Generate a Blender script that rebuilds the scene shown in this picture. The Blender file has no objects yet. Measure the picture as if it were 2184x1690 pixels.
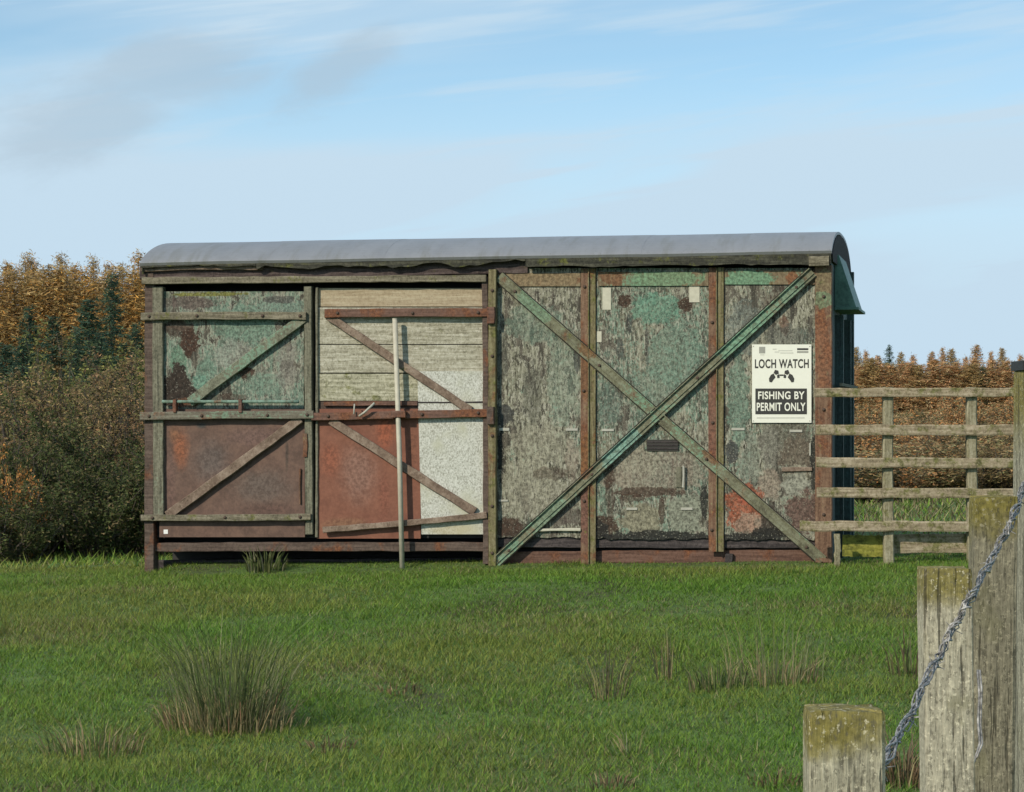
import bpy, math, random
import numpy as np
from mathutils import Vector

# ------------------------------------------------------------------ camera, sky, sun
scene = bpy.context.scene
C = bpy.context.collection
PI = math.pi
EYE = 1.60
F, CX, HY = 5680.0, 1092.0, 895.0       # focal length, centre and eye level measured on a 2184 px wide print of the photo
cam_data = bpy.data.cameras.new('camera')
cam = bpy.data.objects.new('camera', cam_data); C.objects.link(cam)
cam.location = (0, 0, EYE); cam.rotation_euler = (PI / 2, 0, 0)
cam_data.sensor_width = 36.0; cam_data.lens = 36.0 * F / 2184.0
cam_data.shift_y = (HY - 845.0) / 2184.0
cam_data.clip_start = 0.1; cam_data.clip_end = 6000
scene.camera = cam

SUN_EL, SUN_AZ = math.radians(31), math.radians(180 + 42)    # azimuth clockwise from +Y
sun_dir = Vector((math.sin(SUN_AZ) * math.cos(SUN_EL), math.cos(SUN_AZ) * math.cos(SUN_EL), math.sin(SUN_EL)))
sd = bpy.data.lights.new('sun', 'SUN'); sd.energy = 3.1; sd.angle = math.radians(0.9); sd.color = (1.0, 0.90, 0.74)
sun = bpy.data.objects.new('sun', sd); C.objects.link(sun)
sun.rotation_euler = sun_dir.to_track_quat('Z', 'Y').to_euler()
scene.view_settings.view_transform = 'Standard'; scene.view_settings.look = 'None'
scene.view_settings.exposure = 0.22; scene.view_settings.gamma = 1.0
scene.view_settings.use_curve_mapping = False
SKY_STRENGTH = 0.13
scene.cycles.max_bounces = 5; scene.cycles.diffuse_bounces = 3; scene.cycles.glossy_bounces = 2; scene.cycles.transmission_bounces = 3
scene.cycles.caustics_reflective = False; scene.cycles.caustics_refractive = False
SKY_TINT = (1.10, 1.18, 1.06)


class NT:
    """small helper round a node tree"""
    def __init__(s, tree): s.t = tree; s.nodes = tree.nodes; s.links = tree.links
    def n(s, typ, **kw):
        nd = s.nodes.new(typ)
        for k, v in kw.items(): setattr(nd, k, v)
        return nd
    def put(s, sock, v):
        if isinstance(v, bpy.types.NodeSocket): s.links.new(v, sock)
        elif v is not None:
            if isinstance(v, (tuple, list)) and len(v) == 3 and sock.type == 'RGBA': v = (*v, 1)
            sock.default_value = v
    def math(s, op, a, b=None, c=None, clamp=False):
        nd = s.n('ShaderNodeMath', operation=op, use_clamp=clamp)
        s.put(nd.inputs[0], a); s.put(nd.inputs[1], b); s.put(nd.inputs[2], c)
        return nd.outputs[0]
    def vmath(s, op, a, b=None):
        nd = s.n('ShaderNodeVectorMath', operation=op); s.put(nd.inputs[0], a); s.put(nd.inputs[1], b)
        return nd.outputs[1] if op in ('LENGTH', 'DOT_PRODUCT', 'DISTANCE') else nd.outputs[0]
    def noise(s, vec, scale, detail=4, rough=0.55, dist=0.0):
        nd = s.n('ShaderNodeTexNoise'); s.put(nd.inputs['Vector'], vec); nd.inputs['Scale'].default_value = scale
        nd.inputs['Detail'].default_value = detail; nd.inputs['Roughness'].default_value = rough
        nd.inputs['Distortion'].default_value = dist
        return nd.outputs[0]
    def ramp(s, fac, stops):
        nd = s.n('ShaderNodeValToRGB'); cr = nd.color_ramp
        while len(cr.elements) < len(stops): cr.elements.new(0.5)
        for e, (p, c) in zip(cr.elements, stops):
            e.position = p; e.color = (*c, 1) if not isinstance(c, (int, float)) else (c, c, c, 1)
        s.put(nd.inputs[0], fac); return nd.outputs[0]
    def step(s, fac, lo, hi):
        nd = s.n('ShaderNodeMapRange', interpolation_type='SMOOTHSTEP'); s.put(nd.inputs[0], fac)
        nd.inputs[1].default_value = lo; nd.inputs[2].default_value = hi
        return nd.outputs[0]
    def mix(s, fac, a, b, blend='MIX'):
        nd = s.n('ShaderNodeMix', data_type='RGBA', blend_type=blend)
        s.put(nd.inputs[0], fac); s.put(nd.inputs[6], a); s.put(nd.inputs[7], b); return nd.outputs[2]
    def comb(s, x, y, z):
        nd = s.n('ShaderNodeCombineXYZ'); s.put(nd.inputs[0], x); s.put(nd.inputs[1], y); s.put(nd.inputs[2], z); return nd.outputs[0]
    def sep(s, v):
        nd = s.n('ShaderNodeSeparateXYZ'); s.put(nd.inputs[0], v); return nd.outputs


world = bpy.data.worlds.new('World'); scene.world = world; world.use_nodes = True
world.cycles.sampling_method = 'MANUAL'; world.cycles.sample_map_resolution = 512
w = NT(world.node_tree); w.nodes.clear()
sky = w.n('ShaderNodeTexSky', sky_type='NISHITA', sun_disc=False)
sky.sun_elevation = SUN_EL; sky.sun_rotation = SUN_AZ
sky.air_density = 1.0; sky.dust_density = 0.3; sky.ozone_density = 2.0
tc = w.n('ShaderNodeTexCoord')
sx, sy, sz = w.sep(tc.outputs['Generated'])
el = w.math('ARCSINE', sz); az = w.math('ARCTAN2', sx, sy)
# the clear blue of this sky sits low: read the sky a little higher than the eye looks
elup = w.math('ADD', w.math('MULTIPLY', w.math('MAXIMUM', sz, 0.0), 1.5), 0.05)
w.put(sky.inputs['Vector'], w.vmath('NORMALIZE', w.comb(sx, sy, elup)))
cxy = w.comb(az, w.math('SUBTRACT', el, w.math('MULTIPLY', az, 0.13)), 0.0)
cir = w.noise(w.vmath('ADD', w.vmath('MULTIPLY', cxy, (4.0, 26.0, 1.0)), (2.3, 0.4, 0.0)), 1.0, 4, 0.5, 0.5)
wisp = w.noise(w.vmath('ADD', w.vmath('MULTIPLY', cxy, (7.0, 85.0, 1.0)), (5.1, 2.0, 0.0)), 1.0, 5, 0.55, 0.3)
lower = w.step(el, 0.150, 0.045)
veil = w.math('ADD', w.math('MULTIPLY', w.step(cir, 0.34, 0.62), 0.62), w.math('MULTIPLY', lower, 0.95), clamp=True)
veil = w.math('ADD', veil, w.math('MULTIPLY', w.step(wisp, 0.50, 0.70), 0.5), clamp=True)
base = w.mix(1.0, sky.outputs[0], SKY_TINT, 'MULTIPLY')
col = w.mix(veil, base, (3.72, 4.80, 5.68))
puff = w.noise(w.vmath('MULTIPLY', cxy, (26.0, 60.0, 1.0)), 1.0, 5, 0.62, 0.3)
def cloud(ax, e, rx, re, tilt):
    dx = w.math('SUBTRACT', az, ax); dy = w.math('SUBTRACT', w.math('SUBTRACT', el, e), w.math('MULTIPLY', dx, tilt))
    d = w.vmath('LENGTH', w.comb(w.math('DIVIDE', dx, rx), w.math('DIVIDE', dy, re), 0.0))
    d = w.math('ADD', d, w.math('MULTIPLY', w.math('SUBTRACT', puff, 0.5), 1.5))
    return w.step(d, 1.2, 0.3)
m = None
for args in ((-0.126, 0.129, 0.040, 0.016, 0.15), (-0.160, 0.112, 0.040, 0.022, 0.3), (-0.064, 0.130, 0.027, 0.013, 0.5),
             (0.40, 0.17, 0.06, 0.02, 0.2), (-0.52, 0.16, 0.07, 0.02, 0.1)):
    c1 = cloud(*args); m = c1 if m is None else w.math('MAXIMUM', m, c1)
col = w.mix(w.math('MULTIPLY', m, 0.58), col, (2.9, 3.65, 4.3))
bg = w.n('ShaderNodeBackground'); w.put(bg.inputs[0], col); bg.inputs[1].default_value = SKY_STRENGTH
w.links.new(bg.outputs[0], w.n('ShaderNodeOutputWorld').inputs[0])

# ------------------------------------------------------------------ helpers
rng = np.random.default_rng(7); random.seed(7)


def tag(o, label=None, cat=None, group=None, kind=None):
    if label: o['label'] = label
    if cat: o['category'] = cat
    if group: o['group'] = group
    if kind: o['kind'] = kind
    return o


def empty(name, loc=(0, 0, 0), rz=0.0):
    o = bpy.data.objects.new(name, None); C.objects.link(o); o.location = loc; o.rotation_euler = (0, 0, rz)
    o.empty_display_size = 0.1
    return o


def link(name, me, mat=None, parent=None):
    o = bpy.data.objects.new(name, me); C.objects.link(o)
    if mat and not me.materials: me.materials.append(mat)
    if parent: o.parent = parent
    return o


def mesh(name, verts, faces, smooth=False):
    me = bpy.data.meshes.new(name); me.from_pydata([tuple(map(float, v)) for v in verts], [], faces)
    if smooth: me.polygons.foreach_set('use_smooth', [True] * len(me.polygons))
    me.update(); return me


def tri_mesh(name, verts, cols, k=3):
    """verts (N*k,3): consecutive polygons of k corners, one colour each"""
    n = len(verts); me = bpy.data.meshes.new(name)
    me.vertices.add(n); me.vertices.foreach_set('co', np.ascontiguousarray(verts, dtype=np.float32).ravel())
    me.loops.add(n); me.loops.foreach_set('vertex_index', np.arange(n, dtype=np.int32))
    me.polygons.add(n // k); me.polygons.foreach_set('loop_start', np.arange(0, n, k, dtype=np.int32))
    me.update(calc_edges=True)
    a = me.color_attributes.new('tint', 'FLOAT_COLOR', 'POINT')
    c = np.ones((n, 4), np.float32); c[:, :3] = np.repeat(cols, k, axis=0)
    a.data.foreach_set('color', c.ravel())
    return me


def vnoise(x, y, s, seed=0):
    r = np.random.default_rng(seed + 1000).random((64, 64))
    x = np.asarray(x, float) / s; y = np.asarray(y, float) / s
    i = np.floor(x).astype(int); j = np.floor(y).astype(int); u = x - i; v = y - j
    u = u * u * (3 - 2 * u); v = v * v * (3 - 2 * v)
    g = lambda a, b: r[a % 64, b % 64]
    return (g(i, j) * (1 - u) + g(i + 1, j) * u) * (1 - v) + (g(i, j + 1) * (1 - u) + g(i + 1, j + 1) * u) * v


def sstep(a, b, x):
    t = np.clip((np.asarray(x, float) - a) / (b - a), 0, 1); return t * t * (3 - 2 * t)


TH_ = math.radians(10.5); VO_X = 2.405 - 5.404 * math.cos(TH_); VO_Y = 20.0 + 5.404 * math.sin(TH_)     # the van's left front corner


def ground_z(x, y):
    x = np.asarray(x, float); y = np.asarray(y, float)
    xc = np.clip(x, -7, 7)
    z = sstep(8.5, 20.3, y) * (0.452 + 0.0265 * (xc + 0.25))
    z = z - sstep(21.8, 27.5, y) * (0.06 + 0.10 * sstep(1.0, -3.5, x))
    bump = (vnoise(x, y, 1.7, 1) - .5) * .07 + (vnoise(x, y, .6, 2) - .5) * .035
    z = z + bump * sstep(60, 30, y) * (1 - 0.75 * sstep(18.3, 19.6, y) * sstep(23.5, 22.5, y))
    u = (x - VO_X) * math.cos(TH_) - (y - VO_Y) * math.sin(TH_); v = (x - VO_X) * math.sin(TH_) + (y - VO_Y) * math.cos(TH_)
    z = z + .075 * sstep(-.30, .40, v) * sstep(2.6, 2.0, v) * sstep(.05, .25, u) * sstep(5.4, 5.2, u) * (1.15 - .12 * u)
    z = z + sstep(60, 160, y) * 0.25
    return z


def ground_at(px, py):
    """the place on the ground that the photo shows at a measured spot"""
    d = np.array([(px - CX) / F, 1.0, (HY - py) / F]); y = 10.0
    for _ in range(4000):
        if EYE + d[2] * y <= float(ground_z(d[0] * y, y)): break
        y += 0.01
    return d[0] * y, y, float(ground_z(d[0] * y, y))


def tube(path, rad, sides=8, caps=True):
    """verts, faces of a tube along a path; rad scalar or list"""
    P = [Vector(p) for p in path]; n = len(P); V = []; Fc = []
    rad = [rad] * n if isinstance(rad, (int, float)) else rad
    up = Vector((0.13, 0.31, 0.94))
    for i in range(n):
        t = (P[min(i + 1, n - 1)] - P[max(i - 1, 0)]).normalized()
        a = t.cross(up)
        if a.length < 1e-3: a = t.cross(Vector((1, 0, 0)))
        a.normalize(); b = t.cross(a)
        for k in range(sides):
            an = 2 * PI * k / sides; V.append(P[i] + (a * math.cos(an) + b * math.sin(an)) * rad[i])
    for i in range(n - 1):
        for k in range(sides):
            k2 = (k + 1) % sides
            Fc.append((i * sides + k, i * sides + k2, (i + 1) * sides + k2, (i + 1) * sides + k))
    if caps: Fc.append(tuple(range(sides))[::-1]); Fc.append(tuple((n - 1) * sides + k for k in range(sides)))
    return V, Fc


def join(parts):
    V = []; Fc = []
    for v, f in parts:
        o = len(V); V += list(v); Fc += [tuple(i + o for i in q) for q in f]
    return V, Fc


# ------------------------------------------------------------------ materials
def new_mat(name):
    m = bpy.data.materials.new(name); m.use_nodes = True
    t = NT(m.node_tree); bsdf = t.nodes['Principled BSDF']
    return m, t, bsdf


def van_xy(t):
    c = t.n('ShaderNodeTexCoord'); return c.outputs['Object']


GRAIN = {'z': (55, 55, 3.2), 'x': (3.2, 55, 55), 'y': (55, 3.2, 55), 'n': (9, 9, 9)}


def weathered(name, dark, mid, light, paint=None, amount=0.5, grain='z', specks=0.5, rough=0.85, blots=(), seed=0.0,
              moss=0.0, rust=0.0, bump=0.5, streak=0.0, flake=0.0, soft=False, peel=0.0):
    """worn wood or steel: grain, peeling paint, specks, rust, moss and blotches (u, w, ru, rw, colour, strength) in van metres"""
    m, t, b = new_mat(name)
    oc = van_xy(t)
    co = t.vmath('ADD', oc, (seed * 3.1, seed * 1.7, seed * 2.3))
    g = t.noise(t.vmath('MULTIPLY', co, GRAIN[grain]), 1.0, 5, 0.68)
    big = t.noise(co, 2.6, 5, 0.6); fine = t.noise(co, 42, 3, 0.65)
    col = t.ramp(t.math('ADD', t.math('MULTIPLY', g, 0.66), t.math('MULTIPLY', fine, 0.34)), [(0.38, dark), (0.5, mid), (0.62, light)])
    if paint:
        s = t.math('ADD', t.math('MULTIPLY', big, 0.50), t.math('ADD', t.math('MULTIPLY', g, 0.33), t.math('MULTIPLY', fine, 0.30)))
        pm = t.step(s, 0.70 - 0.26 * amount, 0.75 - 0.26 * amount)
        pv = t.mix(t.step(fine, .3, .7), tuple(c * .66 for c in paint), tuple(min(1, c * 1.32) for c in paint))
        col = t.mix(t.math('MULTIPLY', pm, 0.8), col, pv)
    if rust:
        rn = t.step(t.noise(t.vmath('MULTIPLY', co, (1, 1, .6)), 5.5, 6, 0.65, 0.4), 0.62 - 0.3 * rust, 0.72 - 0.2 * rust)
        rc = t.ramp(fine, [(0.3, (.07, .03, .018)), (0.5, (.16, .06, .028)), (0.7, (.27, .11, .045))])
        col = t.mix(t.math('MULTIPLY', rn, 0.85), col, rc)
    nb_ = t.noise(co, 13, 6, 0.7) if (moss or blots or flake) else None
    if moss:
        mn = t.step(nb_, 0.66 - 0.32 * moss, 0.78 - 0.25 * moss)
        mc = t.ramp(fine, [(0.35, (.05, .055, .012)), (0.6, (.15, .155, .035))])
        col = t.mix(t.math('MULTIPLY', mn, 0.8), col, mc)
    if streak:
        sn = t.noise(t.vmath('MULTIPLY', co, (30, 30, 1.5)), 1.0, 5, 0.65)
        ss = t.math('ADD', t.math('MULTIPLY', sn, 0.65), t.math('MULTIPLY', big, 0.35))
        col = t.mix(t.math('MULTIPLY', t.step(ss, 0.53, 0.58), streak), col, (.04, .037, .03))
        col = t.mix(t.math('MULTIPLY', t.step(ss, 0.46, 0.40), streak * .75), col, (.32, .305, .235))
    if flake:
        fn = t.noise(t.vmath('MULTIPLY', co, (1, 1, .30)), 62, 3, 0.6)
        fm = t.step(t.math('ADD', t.math('MULTIPLY', fn, .72), t.math('MULTIPLY', nb_, .28)), .530, .555)
        col = t.mix(t.math('MULTIPLY', fm, flake), col, (.036, .032, .025))
        f2 = t.noise(t.vmath('ADD', t.vmath('MULTIPLY', co, (1, 1, .32)), (4, 9, 2)), 66, 3, 0.6)
        col = t.mix(t.math('MULTIPLY', t.step(f2, .545, .585), flake * .85), col, (.43, .415, .335))
    if peel:
        pn = t.noise(t.vmath('ADD', t.vmath('MULTIPLY', co, (1.0, 1.0, .42)), (3.3, 1.1, 6.2)), 8.5, 9, 0.74)
        th_ = 0.60 - 0.10 * peel
        col = t.mix(t.math('MULTIPLY', t.step(pn, th_ - .035, th_ - .012), .55), col, (.36, .345, .27))
        pc = t.mix(t.step(t.noise(t.vmath('MULTIPLY', co, (40, 40, 5)), 1.0, 3, .6), .4, .6), (.035, .031, .025), (.115, .10, .078))
        peel_m = t.step(pn, th_, th_ + .012); col = t.mix(t.math('MULTIPLY', peel_m, .92), col, pc)
    bn = t.math('MULTIPLY', t.math('SUBTRACT', nb_, 0.5), 0.9 if soft else 2.1) if blots else None
    for (u, wv, ru, rw, bc, st) in blots:
        rel = t.vmath('MULTIPLY', t.vmath('SUBTRACT', oc, (u, 0, wv)), (1 / ru, 0, 1 / rw))
        d = t.math('ADD', t.vmath('LENGTH', rel), bn)
        bm = t.math('MULTIPLY', t.step(d, 1.35, 0.25) if soft else t.step(d, 1.04, 0.86), st)
        bv = t.mix(t.step(fine, .35, .65), tuple(c * .6 for c in bc), tuple(min(1, c * 1.35) for c in bc))
        col = t.mix(bm, col, bv)
    if specks:
        sp = t.step(t.noise(t.vmath('MULTIPLY', co, (1, 1, .55)), 95, 2, 0.6), 0.58, 0.66)
        col = t.mix(t.math('MULTIPLY', sp, specks), col, tuple(c * .35 for c in dark))
        s2 = t.step(t.noise(t.vmath('ADD', co, (7, 3, 5)), 80, 2, 0.6), 0.60, 0.68)
        col = t.mix(t.math('MULTIPLY', s2, specks * .7), col, tuple(min(1, c * 1.4) for c in light))
    t.put(b.inputs['Base Color'], col); b.inputs['Roughness'].default_value = rough
    b.inputs['Specular IOR Level'].default_value = 0.25
    bp = t.n('ShaderNodeBump'); bp.inputs['Strength'].default_value = bump; bp.inputs['Distance'].default_value = 0.006
    t.put(bp.inputs['Height'], t.math('SUBTRACT', g, t.math('MULTIPLY', peel_m, .6)) if peel else g); t.links.new(bp.outputs[0], b.inputs['Normal'])
    return m


def foliage_mat(name, rough=0.7, trans=0.25):
    m, t, b = new_mat(name)
    a = t.n('ShaderNodeAttribute', attribute_name='tint')
    t.put(b.inputs['Base Color'], a.outputs['Color']); b.inputs['Roughness'].default_value = rough
    b.inputs['Specular IOR Level'].default_value = 0.2
    tr = t.n('ShaderNodeBsdfTranslucent'); t.put(tr.inputs[0], a.outputs['Color'])
    mx = t.n('ShaderNodeMixShader'); mx.inputs[0].default_value = trans
    out = t.nodes['Material Output']
    t.links.new(b.outputs[0], mx.inputs[1]); t.links.new(tr.outputs[0], mx.inputs[2]); t.links.new(mx.outputs[0], out.inputs[0])
    return m


M_LEAF = foliage_mat('leaf_tint')
M_GRASS = foliage_mat('grass_tint', 0.6, 0.3)


def plain(name, colr, rough=0.7, metal=0.0, var=0.25, scale=30, bump=0.2):
    m, t, b = new_mat(name)
    co = van_xy(t); n = t.noise(co, scale, 5, 0.6)
    t.put(b.inputs['Base Color'], t.mix(n, tuple(c * (1 - var) for c in colr), tuple(min(1, c * (1 + var)) for c in colr)))
    b.inputs['Roughness'].default_value = rough; b.inputs['Metallic'].default_value = metal
    bp = t.n('ShaderNodeBump'); bp.inputs['Strength'].default_value = bump; bp.inputs['Distance'].default_value = 0.003
    t.put(bp.inputs['Height'], n); t.links.new(bp.outputs[0], b.inputs['Normal'])
    return m


# ------------------------------------------------------------------ ground and grass
def build_ground():
    def axis(fine_lo, fine_hi, step, lo, hi):
        a = list(np.arange(fine_lo, fine_hi + 1e-6, step)); v, s = fine_hi, step
        while v < hi: s *= 1.35; v += s; a.append(v)
        v, s = fine_lo, step
        while v > lo: s *= 1.35; v -= s; a.insert(0, v)
        return np.array(a)
    xs = axis(-9, 9, 0.22, -2500, 2500); ys = axis(3, 34, 0.22, -800, 4500)
    X, Y = np.meshgrid(xs, ys); Z = ground_z(X, Y); nx, ny = len(xs), len(ys)
    V = np.stack([X.ravel(), Y.ravel(), Z.ravel()], 1)
    Fc = [(j * nx + i, j * nx + i + 1, (j + 1) * nx + i + 1, (j + 1) * nx + i) for j in range(ny - 1) for i in range(nx - 1)]
    m, t, b = new_mat('field_turf')
    co = van_xy(t)
    n1 = t.noise(co, 0.9, 5, 0.6); n2 = t.noise(co, 14, 5, 0.65)
    c1 = t.ramp(n2, [(0.3, (.045, .075, .016)), (0.5, (.085, .145, .028)), (0.72, (.125, .185, .045))])
    c2 = t.ramp(n2, [(0.3, (.03, .028, .012)), (0.7, (.085, .075, .03))])
    t.put(b.inputs['Base Color'], t.mix(t.step(n1, 0.5, 0.68), c1, c2)); b.inputs['Roughness'].default_value = 0.95
    bp = t.n('ShaderNodeBump'); bp.inputs['Strength'].default_value = 0.8; bp.inputs['Distance'].default_value = 0.03
    t.put(bp.inputs['Height'], n2); t.links.new(bp.outputs[0], b.inputs['Normal'])
    o = link('ground', mesh('ground', V, Fc, True), m)
    tag(o, 'green rough pasture ground running back under the old van', 'ground', kind='structure')


TH = math.radians(10.5)
P1 = Vector((2.405, 20.0, 0)); L_VAN = 5.404; W_VAN = 2.30
EX = Vector((math.cos(TH), -math.sin(TH), 0)); EY = Vector((math.sin(TH), math.cos(TH), 0))
VO = P1 - EX * L_VAN; VO.z = 0.40
van = empty('railway_van', VO, -TH)
tag(van, 'derelict wooden goods van body with peeling green paint and rusty cross braces', 'railway van')


def inside_van(x, y, pad=0.0):
    dx = x - VO.x; dy = y - VO.y
    u = dx * EX.x + dy * EX.y; v = dx * EY.x + dy * EY.y
    return (u > -0.05 - pad) & (u < L_VAN + .05 + pad) & (v > 0.24 - pad) & (v < W_VAN + pad)


def grass_blades(N, ylo, yhi, spread, pad, hmin, hmax, wid, seed, thin=None):
    r = np.random.default_rng(seed)
    y = ylo + (yhi - ylo) * r.random(N * 2) ** 0.9; x = (r.random(N * 2) * 2 - 1) * (y * spread + pad)
    keep = ~inside_van(x, y)
    if thin is not None: keep &= thin(x, y)
    x, y = x[keep][:N], y[keep][:N]; N = len(x)
    z = ground_z(x, y) - 0.006
    n1 = vnoise(x, y, .45, 5); n2 = vnoise(x, y, 1.5, 6); n3 = vnoise(x, y, .16, 9)
    h = (hmin + (hmax - hmin) * r.random(N) ** 1.6) * (0.45 + 0.75 * n1 + .45 * n3 ** 2 + .3 * n2)
    dv = (x - VO.x) * EY.x + (y - VO.y) * EY.y; h = h * (1 - .35 * sstep(-1.0, -.25, dv) * sstep(3.2, 2.6, dv) * (1 - sstep(.55, .8, vnoise(x, y, .35, 21))))
    a = r.random(N) * 2 * PI; lean = (0.5 + 1.0 * r.random(N)) * h
    tip = np.stack([x + np.cos(a) * lean, y + np.sin(a) * lean, z + h * .9], 1)
    pa = a + PI / 2 + (r.random(N) - .5); w_ = wid * (.6 + .8 * r.random(N)) * (0.6 + y / 30)
    b0 = np.stack([x - np.cos(pa) * w_, y - np.sin(pa) * w_, z], 1); b1 = np.stack([x + np.cos(pa) * w_, y + np.sin(pa) * w_, z], 1)
    V = np.stack([b0, b1, tip], 1).reshape(-1, 3)
    g = np.array([.155, .272, .036]); ol = np.array([.240, .270, .056]); st = np.array([.34, .30, .15]); br = np.array([.18, .135, .075]); bl = np.array([.11, .225, .055])
    k = r.random(N)[:, None]; n4 = vnoise(x, y, .9, 15)
    m_ol = np.clip((n2 - .38) * 2.2 + (r.random(N) - .5) * .8, 0, 1)[:, None]
    c = g * (1 - m_ol) + ol * m_ol
    c = np.where(k < .14, bl, c)
    dry = (np.clip(n4 - .55, 0, 1) * 1.3 + np.clip(x - 1.4, 0, 2) * .12 * (y < 17))
    dry = dry + .75 * sstep(2.0, 3.4, x) * sstep(21.5, 24, y)
    rr = r.random(N)
    c = np.where((rr < dry * .6 + .06)[:, None], np.where(r.random(N)[:, None] < .45, st, br), c)
    c = c * (0.6 + .75 * r.random(N))[:, None]
    return V, c


def build_grass():
    A = grass_blades(620000, 9.5, 22.5, .20, .7, .014, .048, .0026, 1)
    B = grass_blades(70000, 22, 46, .22, .8, .04, .11, .006, 2)
    out = lambda x, y: (np.abs(x) > y * .2 + .6) | (y < 9.5)
    D = grass_blades(230000, 4, 26, .30, 3.4, .018, .062, .0042, 3, out)
    o = link('grass', tri_mesh('grass', np.concatenate([A[0], B[0], D[0]]), np.concatenate([A[1], B[1], D[1]])), M_GRASS)
    tag(o, 'short green and straw-flecked pasture grass covering the field', 'grass', kind='stuff')


build_ground()
build_grass()

# ------------------------------------------------------------------ the van
def W(px, py, d=0.0):
    """place on the van's side, in van metres, at depth d behind the side plane, from a measurement of the photo"""
    dx, dz = (px - CX) / F, (HY - py) / F
    q = VO + EY * d                       # ray (dx,1)*y meets the plane through q along EX
    y = (q.x * EY.x + q.y * EY.y) / (dx * EY.x + EY.y)
    u = (dx * y - VO.x) * EX.x + (y - VO.y) * EX.y
    return u, EYE + dz * y - VO.z


def board(name, p, q, wid, yf, yb, mat, parent=van, jit=0.0025, cham=0.004, ends=0.0, seg=0.10):
    """a board in the side plane from p to q (photo measures), wid metres wide, front at depth yf, back at yb"""
    (u0, w0), (u1, w1) = W(p[0], p[1], yf), W(q[0], q[1], yf)
    a = Vector((u0, 0, w0)); b = Vector((u1, 0, w1)); t = (b - a); Ln = t.length; t.normalize(); nrm = Vector((-t.z, 0, t.x))
    n = max(2, int(Ln / seg)); V = []; Fc = []; h = wid / 2
    cs = [(-h, yf + cham), (-h + cham, yf), (h - cham, yf), (h, yf + cham), (h, yb - cham), (h - cham, yb), (-h + cham, yb), (-h, yb - cham)]
    bow = random.uniform(-1, 1) * jit * 2
    for i in range(n + 1):
        f = i / n; ctr = a.lerp(b, f) + nrm * (bow * math.sin(PI * f))
        ja, jb, jy = (random.uniform(-jit, jit) for _ in range(3))
        for k, (s, y) in enumerate(cs):
            sk = 0
            if ends and i in (0, n): sk = random.uniform(-ends, ends)
            V.append(ctr + nrm * (s + (ja if s > 0 else jb)) + t * sk + Vector((0, y + jy * .6, 0)))
    for i in range(n):
        for k in range(8):
            k2 = (k + 1) % 8; Fc.append((i * 8 + k, (i + 1) * 8 + k, (i + 1) * 8 + k2, i * 8 + k2))
    Fc.append(tuple(range(8))); Fc.append(tuple(n * 8 + k for k in range(8))[::-1])
    return link(name, mesh(name, V, Fc), mat, parent)


def prism(name, pts, yf, yb, mat, parent=van):
    """outline in van metres (u, w), front at yf and back at yb"""
    n = len(pts)
    V = [(u, yf, w_) for u, w_ in pts] + [(u, yb, w_) for u, w_ in pts]
    ar = sum(pts[i][0] * pts[(i + 1) % n][1] - pts[(i + 1) % n][0] * pts[i][1] for i in range(n))
    f0 = tuple(range(n)); f1 = tuple(range(2 * n - 1, n - 1, -1))
    side = [(i, i + n, (i + 1) % n + n, (i + 1) % n) for i in range(n)]
    Fc = [f0, f1] + side
    if ar < 0: Fc = [q[::-1] for q in Fc]
    return link(name, mesh(name, V, Fc), mat, parent)


def panel(name, x0, y0, x1, y1, yf, yb, mat, parent=van, ragged=0.0, xb0=None, xb1=None):
    """rectangular sheet between two measured corners, optionally with a ragged lower edge"""
    a = W(x0, y0, yf); b = W(x1, y0, yf); c = W(xb1 or x1, y1, yf); d = W(xb0 or x0, y1, yf)
    pts = [a, b]
    if ragged:
        n = 26
        for i in range(n + 1):
            f = i / n; e = (vnoise(f * n, seed_of(name, x0), 3.0, 3) - .5) * 1.3 + (random.random() - .5) * .7
            pts.append((c[0] + (d[0] - c[0]) * f, c[1] + (d[1] - c[1]) * f + e * ragged))
    else: pts += [c, d]
    return prism(name, pts, yf, yb, mat, parent)


def seed_of(name, x): return (len(name) * 7.3 + x * .37) % 50


def B(px, py, rx, ry, colr, st=0.9):
    u, z = W(px, py); return (u, z, rx / 278.0, ry / 278.0, colr, st)


TEAL = (.135, .205, .155); BR = (.055, .032, .022); BLK = (.02, .02, .018); PALE = (.27, .255, .19); PINK = (.24, .195, .15)
RUST = (.20, .065, .03); ORANGE = (.27, .085, .045); GREY = (.19, .19, .15); WHT = (.6, .6, .54); MOSS = (.15, .15, .035); CHAR = (.05, .052, .05)
ply = dict(dark=(.080, .074, .050), mid=(.205, .20, .145), light=(.33, .318, .245))
m_ply1 = weathered('peeling_plywood', **ply, paint=TEAL, amount=.36, specks=.6, streak=.7, flake=.8, peel=.55, seed=1, blots=[
    B(1140, 690, 60, 45, TEAL, .45), B(1200, 800, 35, 130, TEAL, .35),
    B(1076, 885, 20, 24, CHAR, .9), B(1070, 760, 14, 60, (.08, .08, .065), .7), B(1135, 840, 22, 70, (.07, .07, .055), .5), B(1068, 985, 7, 70, BLK, .95),
    B(1150, 950, 70, 45, PALE, .55), B(1130, 1040, 75, 70, PALE, .5), B(1220, 980, 14, 50, PINK, .5), B(1175, 1010, 45, 14, BR, .5), B(1085, 1125, 35, 22, BR, .9),
    B(1200, 1100, 40, 22, (.09, .07, .06), .7), B(1230, 760, 7, 40, CHAR, .7)])
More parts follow.
